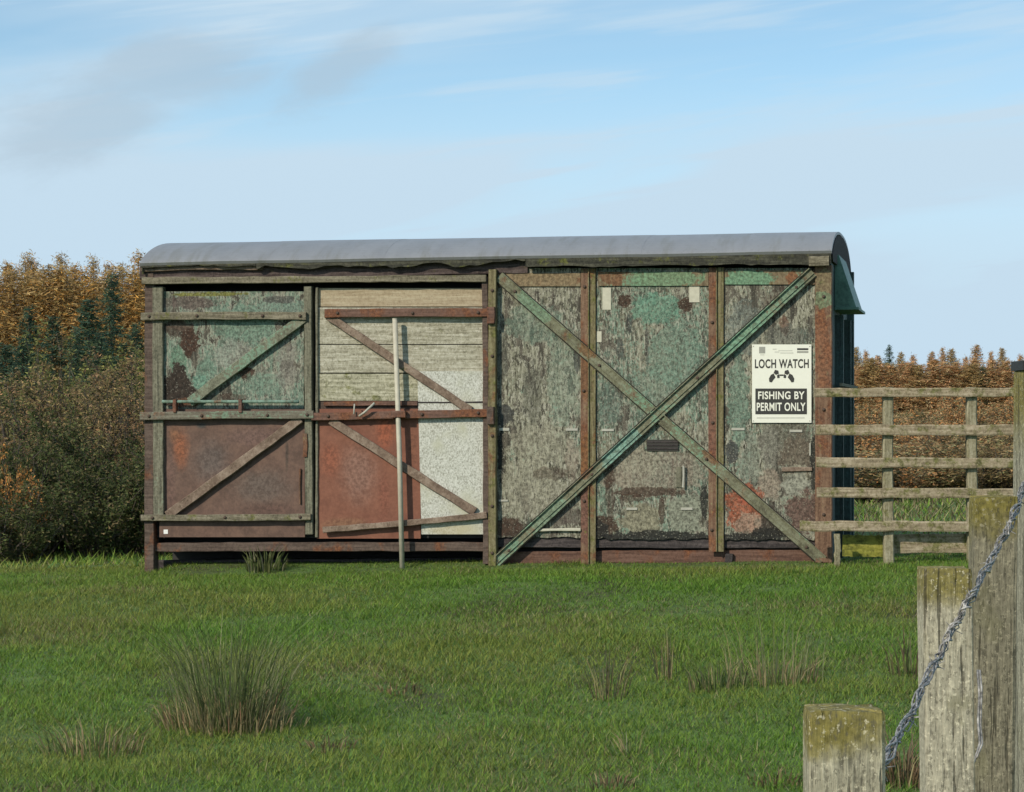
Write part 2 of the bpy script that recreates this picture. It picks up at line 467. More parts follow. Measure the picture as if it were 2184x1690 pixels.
m_ply2 = weathered('green_flaking_plywood', **ply, paint=TEAL, amount=.66, specks=.6, streak=.55, flake=.7, peel=.42, seed=2.3, blots=[
    B(1400, 660, 60, 35, (.11, .23, .165), .7), B(1440, 760, 60, 80, TEAL, .6), B(1400, 840, 60, 60, TEAL, .45), B(1300, 860, 30, 50, (.09, .12, .10), .5),
    B(1332, 645, 15, 15, BR, .95), B(1462, 651, 17, 15, BR, .95), B(1343, 690, 7, 22, CHAR, .7), B(1322, 745, 10, 25, CHAR, .7), B(1380, 740, 5, 40, CHAR, .5),
    B(1400, 1010, 110, 55, PINK, .6), B(1360, 985, 60, 30, PALE, .4), B(1300, 1000, 12, 45, BR, .75), B(1390, 1050, 80, 10, BR, .8), B(1350, 1062, 30, 10, BR, .7), B(1300, 1070, 10, 50, BR, .6),
    B(1365, 1108, 44, 36, (.21, .195, .135), .95), B(1462, 1098, 42, 40, (.20, .21, .16), .95), B(1412, 1085, 7, 40, BR, .8),
    B(1290, 1125, 26, 26, BR, .9), B(1400, 1146, 120, 14, BLK, .95), B(1280, 1140, 20, 30, BLK, .9), B(1502, 1070, 8, 45, BLK, .9)])
m_ply3 = weathered('stained_plywood', **ply, paint=TEAL, amount=.46, specks=.6, streak=.65, flake=.8, peel=.65, seed=3.7, blots=[
    B(1590, 700, 40, 60, (.15, .18, .16), .5), B(1575, 850, 22, 110, TEAL, .7), B(1680, 620, 20, 16, BR, .5), B(1650, 650, 22, 30, BR, .45), B(1672, 690, 10, 22, (.12, .06, .04), .7),
    B(1680, 720, 55, 25, (.08, .085, .075), .6), B(1680, 930, 55, 40, (.10, .092, .072), .7), B(1700, 975, 40, 45, (.12, .095, .07), .8), B(1560, 965, 14, 26, CHAR, .9),
    B(1640, 950, 22, 50, (.2, .195, .16), .5), B(1600, 990, 22, 60, (.17, .19, .15), .6), B(1642, 1035, 26, 30, PINK, .8),
    B(1700, 1000, 32, 9, PALE, .8), B(1698, 1034, 30, 28, (.25, .25, .2), .97), B(1588, 1085, 42, 52, ORANGE, .9), B(1600, 1118, 32, 26, (.27, .19, .14), .8), B(1585, 1065, 12, 12, (.3, .08, .05), .6),
    B(1715, 1095, 40, 45, (.12, .075, .06), .95), B(1650, 1120, 30, 40, (.05, .04, .033), .9), B(1600, 1150, 90, 14, BLK, .95), B(1650, 1140, 40, 20, BLK, .9), B(1735, 980, 8, 60, BLK, .9)])
m_doorply = weathered('door_green_plywood', dark=(.10, .10, .085), mid=(.19, .195, .155), light=(.29, .28, .23), paint=TEAL, amount=.85, specks=.5, streak=.4, flake=.5, peel=.6, seed=5.1, blots=[
    B(520, 690, 70, 45, TEAL, .8), B(600, 655, 55, 20, (.15, .22, .175), .6), B(400, 645, 70, 16, (.10, .075, .065), .85), B(600, 640, 40, 8, (.08, .075, .07), .8), B(440, 628, 90, 5, MOSS, .9), B(360, 660, 8, 40, (.13, .13, .10), .6),
    B(380, 780, 20, 45, (.11, .19, .13), .8), B(405, 728, 24, 34, BR, 1), B(370, 700, 22, 22, (.06, .045, .035), .9), B(385, 695, 28, 10, (.09, .065, .05), .8), B(378, 830, 42, 50, (.035, .026, .02), 1), B(440, 790, 25, 20, TEAL, .8), B(425, 815, 18, 14, (.13, .24, .18), .8),
    B(495, 760, 40, 40, (.24, .25, .21), .6), B(525, 795, 20, 16, BR, .95), B(480, 850, 60, 10, BR, .6), B(560, 820, 50, 25, TEAL, .5), B(610, 780, 22, 55, (.2, .185, .16), .5), B(400, 860, 30, 12, (.15, .07, .04), .7)])
m_sheet_l = weathered('rusty_brown_steel_sheet', dark=(.095, .058, .045), mid=(.132, .080, .061), light=(.165, .10, .074), grain='n', specks=.12, rough=.6, seed=6, bump=.1, soft=True, blots=[
    B(385, 955, 20, 45, (.26, .085, .035), .7), B(372, 925, 14, 18, (.22, .10, .05), .6), B(450, 985, 45, 50, (.105, .09, .082), .6), B(540, 930, 70, 25, (.14, .085, .075), .5),
    B(560, 1040, 70, 40, (.105, .088, .076), .6), B(575, 1085, 60, 14, (.09, .05, .04), .6), B(365, 1020, 12, 70, (.14, .08, .068), .5), B(430, 908, 12, 7, CHAR, .9), B(612, 970, 4, 40, (.05, .042, .035), .7)])
m_sheet_r = weathered('red_rust_steel_sheet', dark=(.165, .066, .042), mid=(.20, .082, .052), light=(.24, .10, .063), grain='n', specks=.1, rough=.6, seed=7.5, bump=.1, soft=True, blots=[
    B(765, 1010, 45, 70, (.225, .135, .105), .6), B(705, 980, 24, 40, (.24, .075, .04), .6), B(820, 920, 22, 40, (.27, .075, .035), .7), B(820, 1060, 14, 50, (.2, .07, .045), .5), B(740, 1120, 60, 16, (.19, .11, .06), .6), B(880, 960, 12, 60, (.17, .07, .04), .6)])
m_plank = weathered('cream_weathered_plank', dark=(.20, .185, .13), mid=(.36, .34, .26), light=(.53, .51, .42), grain='x', specks=.45, seed=8.2, bump=.5, moss=.2)
m_plank2 = weathered('mossy_cream_plank', dark=(.17, .165, .105), mid=(.33, .315, .225), light=(.52, .50, .38), grain='x', specks=.5, seed=11.2, bump=.5, moss=.42)
m_plank3 = weathered('tan_plank', dark=(.28, .22, .14), mid=(.38, .31, .21), light=(.46, .40, .28), grain='x', specks=.25, seed=13.2, bump=.5, moss=.1)


def speckled_white():
    m, t, b = new_mat('speckled_white_board'); co = van_xy(t)
    n = t.noise(t.vmath('MULTIPLY', co, (1, 1, .8)), 105, 2, .6); n2 = t.noise(co, 3.2, 4)
    c = t.ramp(n, [(0.30, (.24, .235, .195)), (0.42, (.38, .38, .325)), (0.5, (.47, .475, .42)), (0.64, (.58, .585, .53))])
    c = t.mix(t.step(n2, .5, .7), c, (.44, .44, .34))
    u, z = W(965, 1130); d = t.vmath('LENGTH', t.vmath('MULTIPLY', t.vmath('SUBTRACT', co, (u, 0, z)), (3.4, 0, 14)))
    c = t.mix(t.math('MULTIPLY', t.step(d, 1.0, .3), .55), c, (.42, .36, .2))
    t.put(b.inputs['Base Color'], c); b.inputs['Roughness'].default_value = .8
    return m


m_white = speckled_white()
m_gwood = weathered('grey_green_timber', dark=(.07, .072, .052), mid=(.155, .148, .105), light=(.24, .23, .17), paint=(.16, .19, .135), amount=.2, specks=.4, seed=14)
m_gwood_x = weathered('mossy_timber_rail', dark=(.085, .075, .05), mid=(.17, .15, .105), light=(.27, .24, .175), grain='x', specks=.45, seed=15, moss=.38)
m_gsteel = weathered('green_rail_steel', dark=(.09, .08, .06), mid=(.16, .145, .11), light=(.22, .21, .165), paint=(.14, .22, .15), amount=.45, grain='x', specks=.4, seed=16, rust=.35)
m_rsteel = weathered('red_rusty_rail', dark=(.085, .05, .038), mid=(.135, .075, .055), light=(.19, .11, .085), grain='x', specks=.4, seed=17, rust=.55, rough=.75)
m_diag_g = weathered('green_brace_timber', dark=(.10, .10, .07), mid=(.185, .19, .135), light=(.25, .255, .19), paint=(.15, .24, .17), amount=.5, grain='n', specks=.45, seed=18)
m_diag_b = weathered('brown_brace_timber', dark=(.12, .082, .06), mid=(.20, .145, .108), light=(.29, .225, .175), grain='n', specks=.45, seed=19, moss=.12)
m_brown = weathered('brown_floor_beam', dark=(.06, .042, .034), mid=(.10, .072, .058), light=(.145, .105, .085), grain='x', specks=.35, seed=20, rust=.25)
m_rust_post = weathered('rusty_post_steel', dark=(.10, .055, .036), mid=(.17, .10, .064), light=(.24, .155, .10), paint=(.17, .165, .08), amount=.25, grain='z', specks=.45, seed=21, rust=.5, moss=.2, rough=.75,
                        blots=[B(1255, 985, 20, 60, (.18, .08, .03), .8), B(1255, 800, 20, 60, (.16, .075, .03), .5), B(1528, 900, 20, 90, (.17, .08, .06), .6), B(1255, 1090, 20, 80, (.15, .075, .055), .9), B(1755, 760, 18, 70, (.20, .088, .045), .7), B(1755, 600, 18, 30, (.18, .17, .09), .5), B(1755, 640, 18, 16, (.14, .24, .14), .6)])
m_yel_post = weathered('lichen_post_steel', dark=(.09, .075, .04), mid=(.17, .145, .075), light=(.24, .215, .125), grain='z', specks=.4, seed=22, rust=.22, moss=.5, rough=.8)
m_xbrace = weathered('green_cross_brace', dark=(.09, .085, .055), mid=(.17, .17, .11), light=(.24, .25, .175), paint=(.15, .26, .175), amount=.4, grain='n', specks=.4, seed=23, rust=.2, moss=.18, rough=.75, blots=[
    B(1320, 950, 55, 40, (.17, .29, .24), .8), B(1580, 720, 70, 60, (.15, .28, .19), .7), B(1140, 655, 50, 45, (.16, .27, .18), .6), B(1170, 1095, 50, 50, (.16, .26, .18), .5), B(1690, 625, 30, 30, (.16, .26, .18), .6), B(1250, 1000, 20, 20, RUST, .5), B(1256, 745, 22, 22, (.17, .085, .035), .8), B(1528, 965, 25, 25, (.17, .08, .04), .8)])
m_strip = weathered('painted_top_strip', dark=(.10, .075, .045), mid=(.19, .145, .09), light=(.26, .22, .14), paint=(.14, .255, .165), amount=.35, grain='z', specks=.35, seed=24, rust=.2, moss=.2, blots=[
    B(1150, 595, 90, 22, (.21, .155, .09), .8), B(1420, 596, 80, 22, (.15, .25, .15), .8), B(1310, 590, 25, 22, (.17, .085, .045), .8), B(1600, 598, 60, 22, (.14, .26, .165), .9), B(1690, 595, 14, 20, (.2, .09, .045), .9)])
m_fascia = weathered('mossy_dark_fascia', dark=(.022, .022, .018), mid=(.05, .049, .036), light=(.10, .097, .07), grain='x', specks=.5, seed=25, moss=.35)
m_purple = weathered('rotten_purple_board', dark=(.038, .028, .026), mid=(.075, .056, .052), light=(.12, .092, .085), grain='x', specks=.5, seed=26, moss=.12)
m_dark = weathered('tarred_beam_and_shade', dark=(.03, .026, .026), mid=(.055, .046, .046), light=(.10, .083, .08), grain='x', specks=.5, seed=27)  # dark beams; also carries the painted shade of the gable
m_sole = weathered('rust_sole_bar', dark=(.075, .04, .03), mid=(.13, .072, .052), light=(.18, .105, .08), grain='x', specks=.3, seed=28, rust=.3)
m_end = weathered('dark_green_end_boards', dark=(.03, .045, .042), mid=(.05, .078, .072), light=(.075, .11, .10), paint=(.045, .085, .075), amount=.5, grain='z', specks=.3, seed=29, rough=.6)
m_hood = weathered('green_vent_hood', dark=(.07, .13, .10), mid=(.11, .215, .165), light=(.16, .28, .22), grain='n', specks=.15, seed=30, rough=.5, bump=.1)
m_inner = plain('interior_shade_black', (.02, .018, .016))  # near-black, so gaps into the van read as shade
m_label = plain('faded_paper_label', (.50, .48, .38), .8)
m_clip = plain('white_paint_mark', (.40, .39, .33), .7)
m_grille = plain('black_grille', (.035, .033, .028), .8)
m_pole = plain('galvanised_grey_pole', (.46, .43, .34), .6, 0, .35, 18)


def roof_mat():
    m, t, b = new_mat('grey_roof_sheet'); co = van_xy(t)
    n = t.noise(t.vmath('MULTIPLY', co, (3.0, 1.2, 1.2)), 2.2, 6, .65); n2 = t.noise(co, 40, 4)
    run = t.noise(t.vmath('MULTIPLY', co, (9.0, 1.1, 1.1)), 1.0, 5, .65)
    c = t.mix(n, (.175, .18, .19), (.29, .295, .31)); c = t.mix(t.math('MULTIPLY', t.step(run, .50, .66), .45), c, (.16, .155, .13)); c = t.mix(t.math('MULTIPLY', t.step(n2, .58, .7), .35), c, (.12, .12, .10))
    t.put(b.inputs['Base Color'], c); b.inputs['Roughness'].default_value = .42; b.inputs['Specular IOR Level'].default_value = .5
    bp = t.n('ShaderNodeBump'); bp.inputs['Strength'].default_value = .25; bp.inputs['Distance'].default_value = .01
    t.put(bp.inputs['Height'], n); t.links.new(bp.outputs[0], b.inputs['Normal'])
    return m


m_roof = roof_mat()

# right half: plywood bays
panel('plywood_panel', 1046, 572, 1256, 1146, 0.0, 0.03, m_ply1, ragged=.012)
panel('plywood_panel', 1256.5, 572, 1528, 1150, 0.0, 0.03, m_ply2, ragged=.022)
panel('plywood_panel', 1528.5, 572, 1752, 1152, 0.0, 0.03, m_ply3, ragged=.02)
panel('top_strip', 1064, 583, 1238, 611, -0.014, -0.002, m_strip)
panel('top_strip', 1276, 580, 1511, 610, -0.014, -0.002, m_strip)
panel('top_strip', 1546, 577, 1738, 607, -0.014, -0.002, m_strip)
board('floor_beam', (1050, 1156), (1752, 1157), .085, .02, .12, m_dark)
board('sole_bar', (1062, 1196), (1760, 1190), .13, .045, .13, m_sole)
board('sill_strip', (1120, 1132), (1238, 1130), .02, -.03, .0, m_label)


def rib_post(x, y0, y1, wid, mat_l, mat_r, parent=van, lean=0, tname='post'):
    o = board(tname, (x, y0), (x + lean, y1), wid, -.014, -.001, mat_l, parent, jit=.0012)
    board('post_rib', (x, y0), (x + lean, y1), .008, -.034, -.0145, mat_r, o, jit=.001, cham=.002)
    board('post_flange', (x + wid * 278 / 4, y0), (x + lean + wid * 278 / 4, y1), wid * .42, -.019, -.0152, mat_r, o, jit=.0015, cham=.001)
    return o


p1 = rib_post(1255, 573, 1206, .118, m_rust_post, m_yel_post)
p2 = rib_post(1528, 571, 1177, .118, m_rust_post, m_yel_post)
p3 = board('corner_post', (1756, 566), (1756, 1200), .125, -.03, .09, m_rust_post)
board('door_post', (1050, 575), (1050, 1208), .060, -.062, .03, m_yel_post)
board('door_post', (1034, 590), (1036, 1203), .045, -.048, .05, m_brown)


def cross_brace(p, q, dy, name='cross_brace'):
    (u0, w0), (u1, w1) = W(*p), W(*q); a = Vector((u0, 0, w0)); b = Vector((u1, 0, w1)); t = (b - a).normalized(); nr = Vector((-t.z, 0, t.x))
    if nr.z < 0: nr = -nr
    off = nr * 278 * .05
    o = board(name, p, q, .080, -.030 + dy, -.022 + dy, m_xbrace, jit=.0015, cham=.002)
    sh = lambda pt, s: (pt[0] + nr.x * s * 278, pt[1] - nr.z * s * 278)
    board('brace_flange', sh(p, .036), sh(q, .036), .008, -.048 + dy, -.0305 + dy, m_xbrace, o, jit=.001, cham=.002)
    board('brace_rib', sh(p, -.014), sh(q, -.014), .007, -.039 + dy, -.0305 + dy, m_xbrace, o, jit=.001, cham=.002)
    for off_ in (.0435, -.0435): board('dark_edge', sh(p, off_), sh(q, off_), .009, -.0245 + dy, -.0205 + dy, m_edge, o, jit=.001, cham=.001)  # thin black strips along both edges of the brace
    return o


m_edge = plain('black_edge_strip', (.022, .02, .014), .9)
cross_brace((1064, 590), (1755, 1196), 0.0)
cross_brace((1052, 1204), (1733, 580), -.013)

# small marks and fittings on the right half
for (x0, y0, x1, y1) in ((1285, 614, 1303, 661), (1470, 611, 1492, 645), (1273, 707, 1283, 730)):
    panel('paper_label', x0, y0, x1, y1, -.004, -.0005, m_label)
for (x0, y0, x1, y1) in ((1065, 913, 1086, 919), (1207, 914, 1232, 919), (1284, 915, 1309, 920), (1560, 913, 1588, 918), (1684, 917, 1711, 922), (1336, 1083, 1359, 1088), (1452, 1083, 1477, 1088), (1064, 1066, 1083, 1070), (1726, 945, 1729, 972)):
    panel('white_clip', x0, y0, x1, y1, -.008, -.0005, m_clip)
panel('grille', 1379, 938, 1447, 962, -.010, -.0005, m_grille)
for k in range(3): panel('grille_bar', 1380, 942 + 7 * k, 1446, 944 + 7 * k, -.016, -.011, m_dark)
hb = board('handle', (1458, 994), (1457, 1040), .016, -.035, -.022, m_clip)
board('handle_plate', (1449, 996), (1448, 1040), .045, -.012, -.0005, m_gwood, hb)
board('hinge_bar', (1668, 1002), (1732, 1001), .030, -.016, -.0005, m_diag_b)
board('door_bolt', (1555, 1181), (1553, 1203), .06, .01, .044, m_dark)

# left half: door leaves
YP = 0.0
panel('backing_board', 330, 624, 1050, 1148, .06, .09, m_inner)  # added black sheet that keeps light out of the door gaps
panel('door_plywood', 344, 622, 648, 872, YP, YP + .03, m_doorply)
panel('door_steel_sheet', 340, 872.5, 650, 1146, YP, YP + .02, m_sheet_l)
panel('plank', 676, 615, 1042, 654, YP + .008, YP + .04, m_plank3)
panel('plank', 676, 656, 1042, 734, YP, YP + .04, m_plank)
panel('plank', 676, 736, 1042, 795, YP + .003, YP + .04, m_plank)
panel('plank', 676, 797.5, 1042, 855, YP - .002, YP + .04, m_plank2)
panel('plank', 676, 857, 1042, 872, YP + .006, YP + .04, m_brown)
panel('door_steel_sheet', 676, 872.5, 897, 1149, YP - .004, YP + .02, m_sheet_r)
panel('white_board', 890, 792, 1040, 1140, YP - .014, YP - .005, m_white, xb0=899)
board('ledge_timber', (690, 862), (890, 861), .035, -.025, -.006, m_rsteel)
board('ledge_timber', (1034, 858), (830, 857), .012, -.02, -.008, m_dark)
# frame
board('corner_post', (318, 582), (318, 1222), .075, -.03, .10, m_brown)
board('door_stile', (336, 612), (338, 1106), .085, -.034, .055, m_gwood)
board('door_stile', (656, 611), (659, 1140), .060, -.034, .055, m_gwood)
board('door_stile', (675, 613), (675, 1146), .020, -.022, .055, m_gwood)
board('header_rail', (302, 599), (1036, 594), .052, -.075, -.03, m_gwood_x, jit=.004)
board('eave_board', (298, 582), (1125, 568), .105, -.022, .03, m_purple, jit=.005)
board('eave_batten', (300, 576), (560, 572), .030, -.055, -.024, m_diag_b, jit=.005)
board('door_rail', (300, 675), (652, 674), .062, -.066, -.036, m_gwood_x, jit=.003)
board('door_rail', (692, 669), (1042, 667), .066, -.066, -.036, m_rsteel)
board('door_rail', (298, 888), (668, 885), .062, -.072, -.036, m_gsteel)
board('door_rail', (664, 889), (1042, 881), .060, -.068, -.036, m_rsteel)
board('door_rail', (300, 1105), (662, 1103), .050, -.066, -.036, m_gwood_x)
board('door_rail', (688, 1131), (1038, 1099), .046, -.064, -.033, m_diag_b, jit=.003)
board('door_brace', (404, 858), (650, 676), .078, -.046, -.006, m_diag_g)
board('door_brace', (356, 1100), (640, 893), .070, -.048, -.006, m_diag_b)
board('door_brace', (698, 674), (1003, 876), .060, -.044, -.016, m_diag_b)
board('door_brace', (704, 897), (1012, 1092), .064, -.046, -.016, m_diag_b)
board('floor_beam', (330, 1168), (1034, 1167), .070, .005, .10, m_brown, jit=.003)
board('sole_bar', (330, 1210), (1060, 1205), .11, .22, .30, m_dark)
bolt_me = mesh('bolt', *tube([(0, 0, 0), (0, -.007, 0), (0, -.012, 0)], [.013, .013, .007], 8), True)
bolt_me.materials.append(plain('rusty_bolt_head', (.07, .045, .032), .8))
def bolt(px, py, yf):
    u_, w_ = W(px, py, yf); o_ = link('bolt', bolt_me, None, van); o_.location = (u_, yf, w_)
for (px, py, yf) in ((318, 675, -.066), (420, 674, -.066), (560, 674, -.066), (640, 674, -.066), (318, 888, -.072), (430, 887, -.072), (570, 886, -.072), (655, 885, -.072), (720, 668, -.066), (880, 668, -.066), (1020, 667, -.066),
                     (700, 888, -.068), (900, 884, -.068), (1020, 881, -.068), (325, 1105, -.066), (480, 1104, -.066), (640, 1103, -.066), (1050, 620, -.062), (1050, 760, -.062), (1050, 930, -.062), (1050, 1080, -.062), (1050, 1180, -.062)):
    bolt(px, py, yf)
for px, py in ((1247, 612), (1245, 834), (1246, 1069), (1519, 688), (1520, 902), (1518, 1131)): bolt(px, py, -.014)
for py in (633, 874, 1098): bolt(1757, py, -.03)
for f_ in (.05, .31, .64, .95):
    bolt(1064 + (1755 - 1064) * f_, 590 + (1196 - 590) * f_ + 2, -.031); bolt(1052 + (1733 - 1052) * f_, 1204 + (580 - 1204) * f_ + 2, -.044)
# latch gear
u0, w0 = W(346, 857, -.06); u1, w1 = W(638, 857, -.06)
rod_mat = weathered('green_latch_rod', dark=(.09, .10, .07), mid=(.16, .24, .19), light=(.22, .32, .26), grain='n', specks=.3, seed=31, rust=.25)
o = link('latch_rod', mesh('latch_rod', *tube([(u0 + (u1 - u0) * k / 8, -.062, w0 + (w1 - w0) * k / 8) for k in range(9)], .013, 8), True), rod_mat, van)
for px in (372, 512): board('latch_bracket', (px, 852), (px, 880), .028, -.085, -.03, m_rsteel)
a = W(766, 888, -.1); b = W(778, 880, -.1); c = W(800, 860, -.1)
link('latch_handle', mesh('latch_handle', *tube([(a[0], -.10, a[1]), (b[0], -.11, b[1]), (c[0], -.12, c[1])], .009, 8), True), m_clip, van)
a = W(757, 862, -.06); b = W(757, 884, -.06)
link('latch_pin', mesh('latch_pin', *tube([(a[0], -.075, a[1]), (b[0], -.095, b[1])], .006, 6), True), m_clip, van)
board('keeper_bracket', (1046, 655), (1046, 690), .06, -.098, -.05, m_rsteel)
board('keeper_bracket', (1046, 868), (1046, 905), .055, -.10, -.05, m_brown)
board('hinge_plate', (650, 925), (650, 975), .035, -.046, -.035, m_rust_post)
board('hinge_plate', (640, 1000), (640, 1075), .012, -.02, -.002, m_rust_post)
panel('sticker', 349, 1130, 358, 1139, YP - .003, YP - .0005, plain('white_sticker', (.8, .8, .78), .5))

# roof
uL = W(298, 570, -.10)[0]; uR = W(1774, 545, -.10)[0]
eL = W(300, 561, -.10)[1]; eR = W(1772, 535, -.10)[1]
def zmid(px, py, d):   # height of the crest seen at that spot, crest d metres behind the side
    return W(px, py, d)[1]
cL, cR = zmid(420, 520.5, 1.0), zmid(1795, 497, 1.0)
def roof_z(u, t):
    f = (u - uL) / (uR - uL); e = eL + (eR - eL) * f; c_ = cL + (cR - cL) * f
    return e + (c_ - e) * max(0.0, 1 - abs(2 * t - 1) ** 2.6) ** .80
def roof_y(t): return -.10 + (W_VAN + .2) * t
TS = [0.5 - 0.5 * math.cos(PI * i / 32) for i in range(33)]
def roof_sheet(name, ua, ub, lift, th, mat, parent=van, nu=10):
    V = []; Fc = []; n = len(TS)
    for i in range(nu + 1):
        u = ua + (ub - ua) * i / nu
        for t in TS:
            z = roof_z(u, t) + lift; wob = (vnoise(u, t * 3, .7, 8) - .5) * .006
            V.append((u, roof_y(t), z + wob)); V.append((u, roof_y(t) + (.012 if t < .5 else -.012), z + wob - th))
    s = 2 * n
    for i in range(nu):
        for j in range(n - 1):
            a0 = i * s + 2 * j; b0 = a0 + s
            Fc.append((a0, b0, b0 + 2, a0 + 2)); Fc.append((a0 + 1, a0 + 3, b0 + 3, b0 + 1))
        Fc.append((i * s, i * s + 1, (i + 1) * s + 1, (i + 1) * s)); e = 2 * n - 2
        Fc.append((i * s + e, (i + 1) * s + e, (i + 1) * s + e + 1, i * s + e + 1))
    for i in (0, nu):
        for j in range(n - 1):
            a0 = i * s + 2 * j; q = (a0, a0 + 2, a0 + 3, a0 + 1); Fc.append(q if i == 0 else q[::-1])
    me = mesh(name, V, Fc); return link(name, me, mat, parent)
edges = [0, .175, .36, .55, .73, .88, 1.0]
for k in range(6):
    a_ = uL + (uR - uL) * edges[k]; b_ = uL + (uR - uL) * edges[k + 1]
    roof_sheet('roof_sheet', a_, b_ + (.02 if k < 5 else 0), .0012 * (k % 2), .02, m_roof)
# eave fascia boards, with a ragged lower edge
def fascia(x0, y0, x1, y1, h, yf, mat, rag, name='fascia_board'):
    a = W(x0, y0, yf); b = W(x1, y1, yf); n = 90; top = []; bot = []
    for i in range(n + 1):
        f = i / n; u = a[0] + (b[0] - a[0]) * f; z = a[1] + (b[1] - a[1]) * f
        e = (vnoise(u, 3.3, .26, 12) - .5) * 1.7 + (vnoise(u, 9.1, .06, 13) - .5) * .8
        top.append((u, z)); bot.append((u, z - h + e * rag))
    return prism(name, top + bot[::-1], yf, yf + .03, mat)
fascia(300, 562, 545, 557, .036, -.088, m_fascia, .022)
fascia(546, 557, 1120, 546, .056, -.086, m_fascia, .046)
fascia(1121, 546, 1772, 536, .090, -.088, m_fascia, .018)
board('eave_block', (1725, 557), (1768, 556), .075, -.104, -.09, m_gwood_x)
# light-blocking inner wall, far wall, floor and end walls
uA, uB = W(312, 800)[0], W(1771, 800)[0]; zT = min(eL, eR) - .02; zB = W(1400, 1160)[1] - .03
def slab(name, u0, u1, y0, y1, z0, z1, mat):
    V = [(u, y, z) for u in (u0, u1) for y in (y0, y1) for z in (z0, z1)]
    Fc = [(0, 1, 3, 2), (4, 6, 7, 5), (0, 4, 5, 1), (2, 3, 7, 6), (0, 2, 6, 4), (1, 5, 7, 3)]
    return link(name, mesh(name, V, Fc), mat, van)
slab('light_block_wall', uA + .04, uB - .06, .30, .33, zB, zT, m_inner)  # added dark wall inside, blocks light so the gaps go black
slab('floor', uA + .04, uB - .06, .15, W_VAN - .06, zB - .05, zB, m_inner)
slab('gap_dark_skirt', uA + .04, uB - .06, .55, .62, zB - .35, zB - .05, m_inner)  # added skirt set back underneath, keeps the gap below the van dark
for k in range(26):
    ua = uA + (uB - uA) * k / 26; ub = uA + (uB - uA) * (k + 1) / 26
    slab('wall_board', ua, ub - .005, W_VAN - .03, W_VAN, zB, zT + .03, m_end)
nb = 12
for end, (u0, u1) in (('r', (uB - .03, uB)), ('l', (uA, uA + .03))):
    for k in range(nb):
        y0 = .095 + (W_VAN - .13) * k / nb; y1 = .095 + (W_VAN - .13) * (k + 1) / nb - .006
        t0, t1 = ((y0 + .1) / (W_VAN + .2), (y1 + .1) / (W_VAN + .2))
        za, zb_ = roof_z(u0, t0) - .06, roof_z(u0, t1) - .06
        V = [(u, y, z) for u in (u0, u1) for (y, z) in ((y0, zB - .05), (y1, zB - .05), (y1, zb_), (y0, za))]
        Fc = [(0, 3, 2, 1), (4, 5, 6, 7), (0, 1, 5, 4), (1, 2, 6, 5), (2, 3, 7, 6), (3, 0, 4, 7)]
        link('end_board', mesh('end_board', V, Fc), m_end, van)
def end_box(name, u0, u1, y0, y1, z0, z1, mat): return slab(name, u0, u1, y0, y1, z0, z1, mat)
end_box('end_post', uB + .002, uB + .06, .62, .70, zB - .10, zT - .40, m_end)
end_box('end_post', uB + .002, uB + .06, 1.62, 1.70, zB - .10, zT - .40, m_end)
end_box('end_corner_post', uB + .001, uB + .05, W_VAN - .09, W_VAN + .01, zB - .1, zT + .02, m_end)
end_box('end_rail', uB + .062, uB + .085, .10, W_VAN - .1, W(1790, 823, .8)[1] - .012, W(1790, 823, .8)[1] + .012, m_gwood)
# arched end hoops under the roof edge
def hoop(u0, u1, mat):
    V = []; Fc = []; n = len(TS)
    for t in TS:
        z = roof_z((u0 + u1) / 2, t) - .022; y = roof_y(t) * .985 + .015
        for u in (u0, u1):
            V.append((u, y, z)); V.append((u, y + (.02 if t < .5 else -.02), z - .065))
    for j in range(n - 1):
        a0 = 4 * j; b0 = a0 + 4
        Fc += [(a0, b0, b0 + 2, a0 + 2), (a0 + 1, a0 + 3, b0 + 3, b0 + 1), (a0 + 2, b0 + 2, b0 + 3, a0 + 3), (a0, a0 + 1, b0 + 1, b0)]
    Fc += [(0, 2, 3, 1), (4 * n - 4, 4 * n - 3, 4 * n - 1, 4 * n - 2)]
    return link('end_hoop', mesh('end_hoop', V, Fc), mat, van)
hoop(uB + .002, uR - .006, m_fascia); hoop(uL + .006, uA - .002, m_fascia)
gp = [(-.02, zT - .02)] + [(roof_y(t) * .97 + .03, roof_z(uB, t) - .03) for t in TS[1:-1]] + [(W_VAN + .02, zT - .02)]  # dark panel over the gable, its shade put into the colour
ng = len(gp)
V = [(uB + .006, y, z) for y, z in gp] + [(uB + .022, y, z) for y, z in gp]
link('gable_shade_board', mesh('gable_shade_board', V, [tuple(range(ng))[::-1], tuple(range(ng, 2 * ng))] + [(i, i + 1, i + 1 + ng, i + ng) for i in range(ng - 1)] + [(ng - 1, 0, ng, 2 * ng - 1)]), m_dark, van)
# ventilator hood on the end
hy0, hy1 = .50, 1.45; hzb = W(1800, 661, 1.0)[1]; hzt = W(1800, 552, 1.0)[1]; pr = .165
V = [(uB + .003, hy0, hzb), (uB + .003, hy1, hzb), (uB + .003, hy0, hzt), (uB + .003, hy1, hzt), (uB + pr, hy0, hzb), (uB + pr, hy1, hzb), (uB + .032, hy0, hzt), (uB + .032, hy1, hzt)]
hd = link('vent_hood', mesh('vent_hood', V, [(0, 4, 6, 2), (1, 3, 7, 5), (4, 5, 7, 6), (2, 6, 7, 3)]), m_hood, van)
e_ = end_box('hood_lip', uB + .003, uB + pr + .02, hy0 - .015, hy1 + .015, hzb - .02, hzb - .001, m_hood); e_.parent = hd

